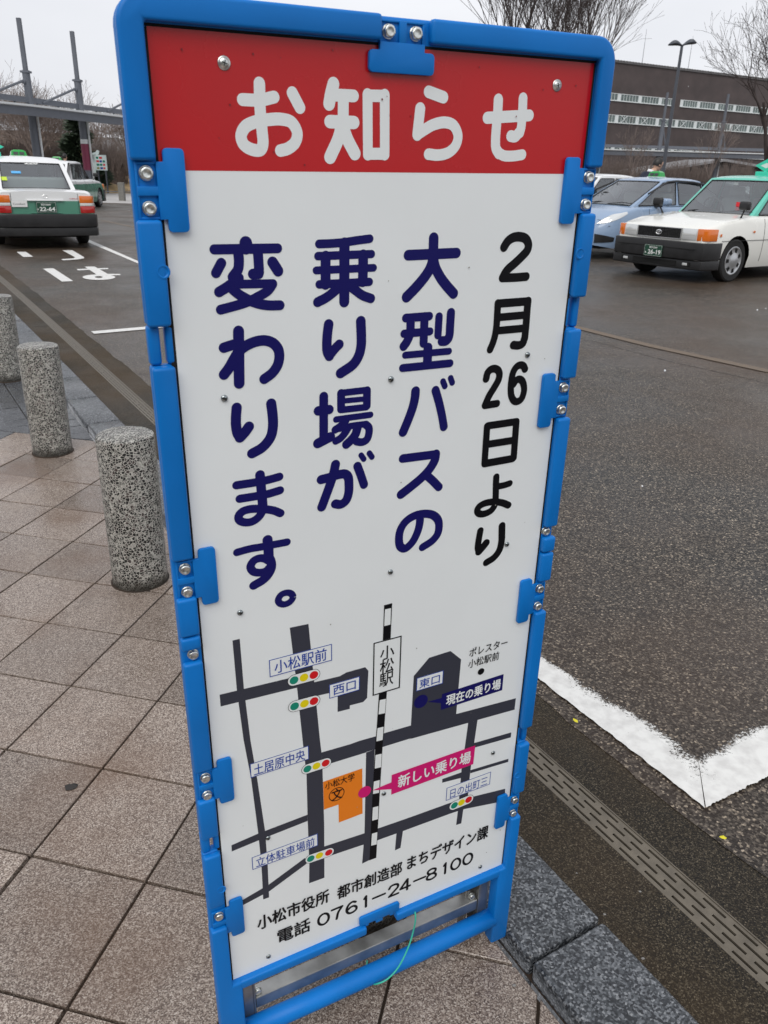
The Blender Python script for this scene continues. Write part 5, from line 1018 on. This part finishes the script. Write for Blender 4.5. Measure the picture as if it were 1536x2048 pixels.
# ---------------------------------------------------------------- people
def person(x, y, rz, h, label, lean=0., look=0., zb=None):
    t = empty('person', (x, y, GZF if zb is None else zb), rz, label, 'person')
    k = h/1.75; V = []; E = []; Rr = []
    def add(p, r_, par=None):
        z = p[2]; xo = lean*max(0, z-.95)
        V.append((p[0]*k+xo, p[1]*k, z*k-abs(lean)*max(0, z-1.0)*.25)); Rr.append(r_*k); 
        if par is not None: E.append((par, len(V)-1))
        return len(V)-1
    pel = add((0, 0, .95), .145); waist = add((0, 0, 1.10), .135, pel); chest = add((0, 0, 1.30), .165, waist); neckb = add((0, 0, 1.44), .10, chest)
    for s_ in (1, -1):
        sh = add((0, s_*.17, 1.40), .075, chest); el = add((.03, s_*.24, 1.14), .052, sh); wr = add((.16, s_*.22, .93), .036, el)
        hip = add((0, s_*.09, .90), .10, pel); kn = add((.02, s_*.10, .50), .066, hip); an = add((0, s_*.10, .08), .045, kn); toe = add((.16, s_*.11, .04), .036, an)
    me = bpy.data.meshes.new('suit'); me.from_pydata(V, E, []); o = bpy.data.objects.new('suit', me); COL.objects.link(o)
    md = o.modifiers.new('s', 'SKIN'); 
    sv = me.skin_vertices[0].data
    for i, r_ in enumerate(Rr): sv[i].radius = (r_, r_*(1.15 if i in (1, 2) else 1))
    sv[0].use_root = True; s2 = o.modifiers.new('d', 'SUBSURF'); s2.levels = 2; s2.render_levels = 2
    bpy.context.view_layer.update(); m2 = bpy.data.meshes.new_from_object(o.evaluated_get(bpy.context.evaluated_depsgraph_get()))
    bpy.data.objects.remove(o); m2.materials.clear(); m2.materials.append(MATS['suit_navy']); m2.polygons.foreach_set('use_smooth', [True]*len(m2.polygons))
    o = bpy.data.objects.new('suit', m2); COL.objects.link(o); o.parent = t
    nk = Vector(V[3]); hd = nk+Vector((lean*.42+.02, 0, (.235-.22*lean)*k))
    m = MB(); m.tube([nk-Vector((0, 0, .02)), nk+Vector((.005, 0, .035)), nk+Vector((.012, 0, .06))], [.083*k, .066*k, .060*k], 16); m.build('shirt_collar', 'shirt_white', t, smooth='all')
    Mh = Matrix.Translation(hd) @ Matrix.Rotation(look, 4, 'Z') @ Matrix.Rotation(lean*.9, 4, 'Y')
    m = MB(); prof = [(-.115, .030, .055), (-.095, .052, .062), (-.06, .064, .074), (-.02, .072, .088), (.03, .076, .098), (.07, .070, .092), (.10, .050, .066), (.118, .0, .0)]
    rows = [[Mh @ Vector((k*(b*math.cos(R(a))+(.012 if z < -.03 and abs(a-0) < 60 else 0)), k*a_*math.sin(R(a)), z*k)) for a in range(0, 361, 20)] for z, a_, b in prof]
    m.grid([[tuple(p) for p in r_] for r_ in rows])
    m.tube([nk, Mh @ Vector((-.01, 0, -.09*k))], .05*k, 12)
    m.add([Mh @ Vector(p) for p in ((.092*k, 0, .03*k), (.118*k, 0, -.02*k), (.09*k, .017*k, -.025*k), (.09*k, -.017*k, -.025*k))], [(0, 1, 2), (0, 3, 1), (1, 3, 2)])
    for s_ in (1, -1): m.lathe([(.001, -.008), (.026*k, -.004), (.024*k, .006), (.001, .008)], 10, Mh @ Matrix.Translation((-.005, s_*.078*k, -.012)) @ Matrix.Rotation(R(90), 4, 'X'))
    m.build('head', 'skin', t, smooth='all', weld=.0005)
    m = MB(); rows = []
    for q in range(0, 100, 12):
        r_ = []
        for a in range(0, 361, 15):
            el = R(q)*(1.22 if abs(((a+180) % 360)-180) > 70 else .60); rr_ = 1.09
            r_.append(tuple(Mh @ Vector((k*(.104*rr_*math.sin(el)*math.cos(R(a))-.006), k*.080*rr_*math.sin(el)*math.sin(R(a)), k*(.012+.122*math.cos(el))))))
        rows.append(r_)
    m.grid(rows); m.build('hair', 'hair', t, smooth='all', weld=.0005)
    for s_ in (1, -1):
        m = MB(); m.lathe([(0, -.012), (.009, -.008), (.011, 0), (.008, .008), (0, .011)], 8, Mh @ Matrix.Translation((.088*k, s_*.03*k, .012*k))); m.build('eye', 'hair', t, smooth='all')
        wr = Vector(V[6 if s_ == 1 else 13]); m = MB(); m.box(-.045, .045, -.013, .013, -.05, .03, Matrix.Translation(wr+Vector((.03, 0, -.04))))
        for f_ in range(4): m.tube([wr+Vector((-.015+.02*f_, 0, -.08)), wr+Vector((-.01+.02*f_, 0, -.115)), wr+Vector((-.002+.018*f_, -.01*s_, -.145+.006*abs(f_-1))) ], [.0095, .009, .007], 6)
        m.tube([wr+Vector((.04, 0, -.05)), wr+Vector((.065, 0, -.08)), wr+Vector((.066, 0, -.105))], [.011, .010, .008], 6); m.build('hand', 'skin', t, bevel=.004, smooth=True)
    return t
person(5.50, 18.9, R(18), 1.93, 'man in dark navy suit with white collar bending his head behind the blue taxi', lean=.36, look=R(0))
person(-13.05, 34.0, R(75), 1.74, 'dark haired person standing beyond the farther green taxi, only the head showing')

# ---------------------------------------------------------------- street lamp, canopy, signs
t = empty('street_lamp', (10.66, 34, GZF), 0, 'tall grey street lamp with two curved wing heads in front of the brown building', 'street lamp')
m = MB(); m.tube([(0, 0, 0), (0, 0, 3), (0, 0, 6.06)], [.085, .07, .052], 14); m.lathe([(.16, 0), (.16, .03), (.1, .05)], 16); m.build('pole', 'lamp_post', t, smooth=True)
for s_, nm in ((-1, 1), (1, 1)):
    P = []
    for k in range(9):
        s2 = k/8; x = s_*.50*s2; z = 6.05+(.10 if s_ > 0 else .02)*s2+.055*math.sin(math.pi*s2); wv = .055+.15*math.sin(math.pi*min(1, s2*.93)**1.3); th_ = .04+.085*math.sin(math.pi*s2**1.3)
        P.append([(x, wv*math.cos(R(a)), z+th_*math.sin(R(a))*(1 if a < 180 else .45)) for a in range(0, 361, 30)])
    m = MB(); m.grid(P); m.build('lamp_head', 'lamp_post', t, smooth='all', weld=.0004)
    m = MB(); m.add([(s_*(.24+.17*math.cos(R(a))), .065*math.sin(R(a)), 6.05+(.10 if s_ > 0 else .02)*.48+.012) for a in range(0, 360, 30)], [tuple(range(12))]); m.build('lamp_glass', 'lamp_clear', t, fixn=False)
CP = [(-19.6, 33), (-17.05, 38), (-14.58, 46), (-8.5, 57), (2.5, 67), (17.7, 73), (31.5, 73), (46, 71)]
def cpt(s_):
    """point at arc length s_ on the canopy line"""
    for a, b in zip(CP[:-1], CP[1:]):
        L_ = math.dist(a, b)
        if s_ <= L_: return (a[0]+(b[0]-a[0])*s_/L_, a[1]+(b[1]-a[1])*s_/L_), ((b[0]-a[0])/L_, (b[1]-a[1])/L_)
        s_ -= L_
    return CP[-1], ((b[0]-a[0])/L_, (b[1]-a[1])/L_)
can = empty('canopy_walkway', (0, 0, GZF), 0, 'long curving steel canopy on tall raking masts around the plaza', 'canopy')
tot = sum(math.dist(a, b) for a, b in zip(CP[:-1], CP[1:])); N_ = 60
def swept(sec, z_, matn, nm, n=N_):
    rows = []
    for i in range(n+1):
        (x, y), (tx, ty) = cpt(tot*i/n-1e-6 if i else 0); nx, ny = ty, -tx      # nx,ny points to the plaza side (towards the camera)
        rows.append([(x+nx*a, y+ny*a, z_+b) for a, b in sec])
    m = MB(); m.grid(rows); return m.build(nm, matn, can, smooth=True)
swept([(.05, .0), (1.5, -.02), (1.5, .06), (-1.3, .10), (-1.3, .0), (.05, .0)], 3.66, 'canopy_edge', 'roof_plate')
swept([(1.42, -.36), (1.42, -.02), (1.30, -.02), (1.30, -.36), (1.42, -.36)], 3.64, 'canopy_steel', 'edge_beam')
swept([(-.15, 0), (.10, 0), (.10, .22), (-.15, .22), (-.15, 0)], 3.90, 'canopy_steel', 'top_beam')
m = MB()
for i in range(60):
    (x, y), (tx, ty) = cpt(tot*(i+.5)/60); m.box(x-.04, x+.04, y-.04, y+.04, 3.70, 3.92)
stuff(m.build('beam_posts', 'canopy_steel', can))
def mast(x, y, top, label=None, tx=.3, ty=1., band=False):
    m = MB(); z0 = -.05
    m.tube([(x, y, z0), (x, y, 3.4), (x, y, top-2.0)], [.19, .175, .165], 14); o = m.build('mast', 'canopy_steel', can, smooth=True)
    m = MB(); m.box(x-.085, x+.085, y-.085, y+.085, top-2.05, top); m.box(x-.19, x+.19, y-.19, y+.19, top-2.1, top-2.02); m.build('mast_head', 'canopy_steel', o)
    m = MB(); m.tube([(x, y, top-2.35), (x-tx*2.6, y-ty*2.6, 3.95)], .055, 8); m.tube([(x-tx*.25, y-ty*.25, top-2.5), (x, y, top-2.3)], .08, 8); m.build('strut', 'canopy_steel', o)
    m = MB(); m.tube([(x+.26, y, z0), (x+.26, y, 3.6)], .05, 8); m.build('downpipe', 'canopy_edge', o, smooth='all')
    if band:
        m = MB(); m.lathe([(.187, 1.15), (.187, 2.35)], 18, Matrix.Translation((x, y, 0))); m.build('coloured_band', 'print_magenta' if 0 else 'band_plum', o, smooth=True)
        m = MB(); m.lathe([(.187, 2.36), (.187, 2.56)], 18, Matrix.Translation((x, y, 0))); m.build('white_band', 'canopy_edge', o, smooth=True)
    return o
mat('band_plum', srgb(122, 42, 70), .5)
mast(-16.5, 39.7, 7.3-GZF); mast(-15.42, 43.0, 7.3-GZF, band=True); mast(-14.0, 47.6, 7.3-GZF); mast(-11.6, 51.8, 7.3-GZF)
for x, y in ((-8.2, 57.4), (-3.9, 61.2), (.5, 65.2), (6, 68.4), (11.6, 70.8), (17.2, 72.9), (22.3, 73), (27.3, 73), (32.4, 73), (37.5, 72.3)): mast(x, y, 8.2-GZF, tx=-.2, ty=0)
# information boards by the second mast
t = empty('map_sign', (-15.93, 46, -.52), R(-8), 'white pictorial town map board on a post beside the plum banded mast', 'sign')
t.scale = (1.35,)*3
m = MB(); m.box(-.06, .40, -.02, .02, 1.32, 1.88); m.prism([(-.26, 1.10), (-.10, 1.10), (-.06, 1.55), (-.06, 1.85), (.10, 1.90), (.14, 2.02), (.05, 2.06), (-.02, 1.98), (-.14, 1.95), (-.26, 1.9)], lambda p, h: (p[0], h, p[1]), -.018, .018); m.build('map_panel', 'sign_pale', t)
rg = random.Random(5)
for k in range(11):
    x = -.02+.135*(k % 3); z = 1.36+.125*(k//3); m = MB(); m.box(x, x+.10+rg.uniform(-.02, .02), -.024, -.021, z, z+.075)
    m.build('picture', ['sticker_blue', 'print_signal_green', 'bamboo', 'sticker_red', 'print_blue'][rg.randrange(5)], t)
m = MB(); m.box(.30, .35, -.02, .02, 0, 1.32); m.box(-.02, .03, -.02, .02, 0, 1.32); m.build('post', 'lamp_post', t)
t = empty('notice_sign', (-16.72, 46.3, -.52), R(-8), 'pale yellow notice board in two pieces left of the plum banded mast', 'sign')
t.scale = (1.35,)*3
m = MB(); m.box(-.12, .22, -.02, .02, 1.72, 2.08); m.box(-.04, .20, -.02, .02, 1.25, 1.70); m.build('panel', 'sign_yellow', t); m = MB()
for k in range(5): m.box(-.08, .18-.03*(k % 2), -.026, -.022, 1.98-.055*k, 1.995-.055*k)
for k in range(4): m.box(0, .16, -.026, -.022, 1.62-.08*k, 1.65-.08*k)
m.build('printed_lines', 'post_grey', t); m = MB(); m.box(.04, .10, .0, .04, 0, 1.3); m.build('post', 'lamp_post', t)
# pale plaza floor, kerb and rail by the grey post
m = MB(); m.grid([[(-40+3*i, yy, GZF+.008) for i in range(13)] for yy in (34, 38, 44, 52)]); 
structure(m.build('plaza_floor', 'plaza_pale', fixn=False))
t = empty('grey_post', (-11.75, 36.6, GZF), 0, 'short square grey post holding a thin rail, right of the farther taxi', 'post')
m = MB(); m.box(-.12, .12, -.12, .12, 0, .74); m.build('post', 'post_grey', t, bevel=.01)
m = MB(); m.tube([(-3.2, 0, .36), (4.6, .1, .36)], .018, 8); m.build('rail', 'lamp_post', t)

# ---------------------------------------------------------------- buildings
bw = empty('brown_building', (22.44, 92, 0), math.atan2(12, 20.8), 'large dark brown building with three rows of white framed windows', 'building')
Hh = 12.5; Xa, Xb = -26, 62
m = MB(); m.box(Xa, Xb, 0, 20, -.2, Hh); m.build('wall', 'brick_brown', bw)
m = MB(); m.box(Xa-.1, Xb+.1, -.12, 20, Hh+.002, Hh+.14); 
m.build('parapet', 'roof_slate', bw)
m = MB(); [m.box(x, x+.16, -.16, .1, Hh+.14, Hh+.24) for x in np.arange(Xa, Xb, .42)]; stuff(m.build('parapet_ribs', 'roof_slate', bw))
bay = 3.0; wr = random.Random(2)
def window(x0, x1, z0, z1, brace):
    m = MB(); y = -.03; t_ = .07
    m.box(x0, x1, -.10, .0-.004, z0-.09, z0); m.box(x0, x1, -.07, -.004, z1, z1+.05)
    n = 6; 
    m.box(x0, x0+.42, -.06, -.004, z0, z1)
    for k in range(n+1):
        x = x0+.42+(x1-x0-.47)*k/n; m.box(x, x+.028, -.06, -.004, z0, z1)
    o = m.build('window', 'window_white', bw)
    m = MB(); m.add([(x0+.38, -.02, z0), (x1, -.02, z0), (x1, -.02, z1), (x0+.38, -.02, z1)], [(0, 1, 2, 3)]); m.build('pane', 'window_pane', o, fixn=False)
    if brace:
        m = MB(); xa, xb = x0+.85, x0+1.65
        for a, b in ((z0, z1), (z1, z0)): m.tube([(xa, -.09, a), ((xa+xb)/2, -.09, (a+b)/2), (xb, -.09, b)], .035, 5)
        m.build('brace', 'window_white', o)
x = math.ceil(Xa/3)*3+.75
while x+bay < Xb:
    if x < 6 or x > 12: window(x, x+bay, 9.12, 9.70, False)
    window(x, x+bay, 7.08, 7.72, True); window(x, x+bay, 4.30, 4.75, True); x += bay
window(6.75, 8.83, 9.12, 9.70, False); window(10.06, 12.75, 9.12, 9.70, False)
for xx in (-.4, 6.6, 13.8): m = MB(); m.tube([(xx, 3, Hh), (xx, 3, Hh+3.9)], [.035, .015], 5); m.build('lightning_rod', 'lamp_post', bw)
# low dark entrance building in front, with a raking pale roof edge
bl = empty('entrance_hall', (33.5, 84, 0), R(12), 'low dark building with slanting grey roof below the canopy at right', 'building')
m = MB(); m.prism([(-11, .1), (9, .1), (9, 1.6), (2, 2.9), (-2, 3.35), (-11, 1.9)], lambda p, h: (p[0], h, p[1]), 0, 6); m.build('wall', 'dark_wall' if 'dark_wall' in MATS else 'roof_slate', bl)
m = MB(); m.prism([(-11.3, 1.92), (-2, 3.4), (2.2, 2.95), (9.3, 1.62), (9.3, 1.82), (2.2, 3.18), (-2, 3.62), (-11.3, 2.1)], lambda p, h: (p[0], h, p[1]), -.8, 6.2); m.build('roof', 'grey_roof', bl)
m = MB(); m.box(-9, 7, -.05, -.01, .2, 1.4); m.build('window', 'dark_void', bl)
for xx in (-1.6, 3.2): m = MB(); m.box(xx, xx+1.2, -.5, -.44, .3, 1.6); m.build('poster', 'print_blue', bl)
for xx in (.2, 6.0): m = MB(); m.box(xx, xx+.22, -.9, -.7, 0, 2.2); m.build('column', 'canopy_edge', bl)
pv = empty('pavilion', (-23.4, 70, .6), R(10), 'open pavilion with dark hipped roof and ochre walls beyond the plaza', 'pavilion')
m = MB(); m.add([(-4.2, -3, 1.9), (4.2, -3, 1.9), (4.2, 3, 1.9), (-4.2, 3, 1.9), (-1, 0, 3.0), (1, 0, 3.0)], [(0, 1, 5, 4), (1, 2, 5), (2, 3, 4, 5), (3, 0, 4), (3, 2, 1, 0)]); m.build('roof', 'roof_slate', pv)
m = MB(); m.box(-3.6, 3.6, 2.0, 2.2, -.6, 1.9); m.build('wall', 'ochre_wall', pv)
for k in range(6): m = MB(); m.box(-3.6+1.4*k, -3.45+1.4*k, -2.4, -2.25, -.6, 1.9); m.build('post', 'wood_post', pv)

# ---------------------------------------------------------------- trees, bank, hedge
def bare_tree(name, loc, h, seed, label, spread=.5, first=.28, levels=6, r0=.16, matn='bark', tw='twig', up_=.35, kids=(3, 2, 3, 2, 3, 2), group=None, thin=.011):
    rr = random.Random(seed); t = empty(name, loc, rr.uniform(0, 6), label, 'tree', group); T_ = MB(); B_ = MB()
    def grow(p, d, L_, r_, lv):
        n = 4 if lv < 3 else 2; pts = [p]; q = p; dd_ = d
        for k in range(n):
            dd_ = (dd_+Vector((rr.uniform(-.13, .13), rr.uniform(-.13, .13), rr.uniform(-.02, .10)))*(.8 if lv else .25)).normalized(); q = q+dd_*(L_/n); pts.append(q)
        r1 = max(thin*.6, r_*(.68 if lv else .72)); (T_ if lv == 0 else B_).tube(pts, [r_+(r1-r_)*k/n for k in range(n+1)], 8 if lv == 0 else (5 if lv < 3 else 3), False)
        if lv >= levels: return
        nk = kids[min(lv, len(kids)-1)]+(1 if rr.random() < .35 else 0)
        for c in range(nk):
            a = 2*math.pi*(c+rr.uniform(-.3, .3))/nk; sp = spread*rr.uniform(.6, 1.15); o1 = dd_.orthogonal().normalized(); o2 = dd_.cross(o1)
            nd = (dd_*math.cos(sp)+(o1*math.cos(a)+o2*math.sin(a))*math.sin(sp)); nd.z += up_*.3; nd.normalize()
            s_ = rr.uniform(.55, 1) if lv > 0 else rr.uniform(.8, 1); base = pts[int(n*s_+.5)] if lv else pts[-1]
            grow(base, nd, L_*rr.uniform(.62, .86) if lv else h*rr.uniform(.22, .30), r1*rr.uniform(.62, .85), lv+1)
    grow(Vector((0, 0, -.1)), Vector((rr.uniform(-.04, .04), rr.uniform(-.04, .04), 1)).normalized(), h*first, r0, 0)
    T_.build('trunk', matn, t, smooth='all', fixn=False); B_.build('branches', tw, t, fixn=False); return t
gT = 'bare trees around the plaza'
bare_tree('bare_tree', (12.85, 30, GZF), 6.5, 21, 'bare tree with dark trunk at the right picture edge in front of the brown building', .55, .34, 7, .13, up_=.22, kids=(4, 3, 3, 2, 2, 2, 2), thin=.009, group=gT)
bare_tree('bare_tree', (6.3, 44, GZF), 12.5, 5, 'bare tree with fine upright twigs above the left half of the sign top', .41, .24, 7, .20, up_=.45, kids=(5, 3, 3, 3, 2, 2, 2), thin=.011, group=gT)
bare_tree('bare_tree', (9.2, 46, GZF), 12.5, 9, 'bare tree with fine upright twigs above the right corner of the sign', .40, .24, 7, .20, up_=.45, kids=(5, 3, 3, 3, 2, 2, 2), thin=.011, group=gT)
for i, (x, y, h, sd) in enumerate(((17.2, 62, 4.6, 31), (24.3, 66, 5.0, 32), (31, 66, 5.2, 33), (19.5, 69, 4.2, 35))):
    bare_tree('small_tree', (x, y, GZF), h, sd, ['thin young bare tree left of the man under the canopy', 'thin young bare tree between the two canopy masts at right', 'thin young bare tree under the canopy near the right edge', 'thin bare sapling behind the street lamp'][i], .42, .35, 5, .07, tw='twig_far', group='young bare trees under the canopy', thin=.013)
sp = [(-24.6, 50, 6.2), (-22.3, 53, 5.2), (-20.8, 50, 5.4), (-19.0, 52, 5.0), (-27, 55, 6.8), (-30, 52, 7.0), (-24, 58, 6.0), (-18.0, 58, 4.6), (-26, 62, 6.4), (-21.5, 64, 5.6), (-33, 60, 8.0), (-18.2, 66, 6.2), (-19.9, 76, 6.4), (-16, 72, 6.4)]
wh = ['behind the leftmost mast', 'right of the leftmost mast', 'just before the evergreen', 'right of the evergreen', 'tall at the far left', 'at the left picture edge', 'deep in the thicket at left', 'near the pavilion', 'on the crest of the bank at left', 'behind the evergreen', 'highest at the left picture edge', 'left of the pavilion roof', 'over the pavilion roof', 'beside the sign edge behind the pavilion']
for i, (x, y, h) in enumerate(sp):
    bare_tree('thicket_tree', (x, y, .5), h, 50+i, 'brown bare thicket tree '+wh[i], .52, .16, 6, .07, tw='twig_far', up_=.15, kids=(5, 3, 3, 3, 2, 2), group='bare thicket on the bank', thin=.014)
def leafy(name, loc, h, r_, seed, label, matn, n=5200, tilt=0., size=.16, conic=True, cat='tree'):
    rr = random.Random(seed); t = empty(name, loc, 0, label, cat); m = MB(); m.tube([(0, 0, -.2), (.1, 0, h*.5), (.12, 0, h*.95)], [.14, .10, .02], 8); m.build('trunk', 'bark', t)
    m = MB(); tiers = [(rr.uniform(.12, 1), rr.uniform(0, 6.28), rr.uniform(.55, 1)) for _ in range(90)]
    for k in range(n):
        hh, a, s_ = tiers[rr.randrange(len(tiers))]; env = r_*((1-hh)**.75*.9+.12) if conic else r_*math.sin(math.pi*min(1, hh*.95+.03))**.6
        d_ = rr.random()**.6*env*s_; aa = a+rr.gauss(0, .16)
        p = Vector((d_*math.cos(aa), d_*math.sin(aa), h*hh-d_*.12+rr.gauss(0, .10))); u_ = Vector((math.cos(aa)+rr.uniform(-.5, .5), math.sin(aa)+rr.uniform(-.5, .5), rr.uniform(-.5, .35))).normalized(); v_ = u_.orthogonal().normalized()
        w_ = size*rr.uniform(.5, 1.3); m.add([p-v_*w_*.2, p+u_*w_, p+v_*w_*.2], [(0, 1, 2)])
    m.build('crown', matn, t, fixn=False); return t
leafy('evergreen_tree', (-17.0, 46.5, .3), 3.75, 1.75, 3, 'dark evergreen tree between the two left masts', 'needles', 9000, size=.28)
leafy('bamboo_clump', (-19.7, 54, .5), 2.3, 1.0, 4, 'yellow green bamboo clump beside the plum banded mast', 'bamboo', 4000, size=.26, conic=False, cat='bush')
# grassy bank and earth ground under the thicket
def heap(name, cx, cy, rx, ry, h, matn, seed):
    rr = random.Random(seed); rows = []
    for i in range(25):
        r_ = []
        for j in range(33):
            a = 2*math.pi*j/32; s_ = i/24; n_ = .12*math.sin(3*a+seed)+.08*math.sin(7*a+2*seed); r_.append((cx+rx*s_*(1+n_)*math.cos(a), cy+ry*s_*(1+n_)*math.sin(a), GZF-.08+h*math.cos(s_*math.pi/2)**1.2+.05*h*math.sin(9*s_+5*a)*(1-s_)))
        rows.append(r_)
    m = MB(); m.grid(rows); return structure(m.build(name, matn, smooth='all', weld=.0005))
heap('bank', -26, 60, 15, 14, 1.15, 'dry_grass', 1); heap('mound', -16.9, 47.5, 2.6, 2.2, .75, 'dry_grass', 2); heap('hill', -36, 84, 26, 14, 4.2, 'scrub_brown', 3)
def scrub(name, pts, n, hh, matn, seed, label):
    rr = random.Random(seed); m = MB()
    for k in range(n):
        (x0, y0), (x1, y1) = pts; s_ = rr.random(); p = Vector((x0+(x1-x0)*s_, y0+(y1-y0)*s_+rr.uniform(-1.5, 1.5), GZF-.05)); q = p+Vector((rr.uniform(-.35, .35), rr.uniform(-.3, .3), rr.uniform(.5, 1)*hh)); r_ = (p+q)/2+Vector((rr.uniform(-.2, .2), 0, 0))
        m.tube([p, r_, q], [.02, .015, .008], 3, False)
        for _ in range(3): m.tube([r_, r_+Vector((rr.uniform(-.45, .45), rr.uniform(-.3, .3), rr.uniform(.1, .5)*hh))], [.012, .006], 3, False)
    o = m.build(name, matn, fixn=False); return tag(o, label, 'bushes', kind='stuff')
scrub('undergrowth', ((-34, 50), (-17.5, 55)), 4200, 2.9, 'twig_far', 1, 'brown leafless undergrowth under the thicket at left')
scrub('hedge', ((14, 76), (42, 78)), 3000, 1.5, 'hedge', 2, 'dark reddish brown hedge along the canopy at right')
scrub('undergrowth', ((12, 79), (34, 81)), 1400, 3.6, 'twig_far', 6, 'thin brown shrubs before the brown building')
# a few snowflakes drifting down
rr = random.Random(12); m = MB()
for k in range(40):
    y = rr.uniform(2.5, 16); x = rr.uniform(-.55, .55)*y; z = rr.uniform(.1, 1.5+.12*y); r_ = .0035+.0016*rr.random()
    m.lathe([(0, -r_), (r_*.9, -r_*.4), (r_*.9, r_*.4), (0, r_)], 6, Matrix.Translation((x, y, z)))
tag(m.build('snowflakes', 'snow', smooth='all', fixn=False), 'sparse white snowflakes drifting in the air', 'snow', kind='stuff')

# unseen building added at the photographer's back to give the header band a dark reflection
st = empty('added_dark_building', (-12, -9.5, 0), 0, 'dark glazed building added unseen behind the photographer for the header band to reflect', 'building')
m = MB(); m.box(-26, 19.5, -10, 0, -.1, 4.6); m.build('wall', 'brick_brown', st)
m = MB(); m.box(-26.5, 20.0, -10.5, .9, 4.6, 4.9); m.build('roof', 'roof_slate', st)
for k in range(14): m = MB(); x = -25+3.2*k; m.box(x, x+2.8, .0, .03, .4, 3.4); m.build('window', 'window_pane', st)
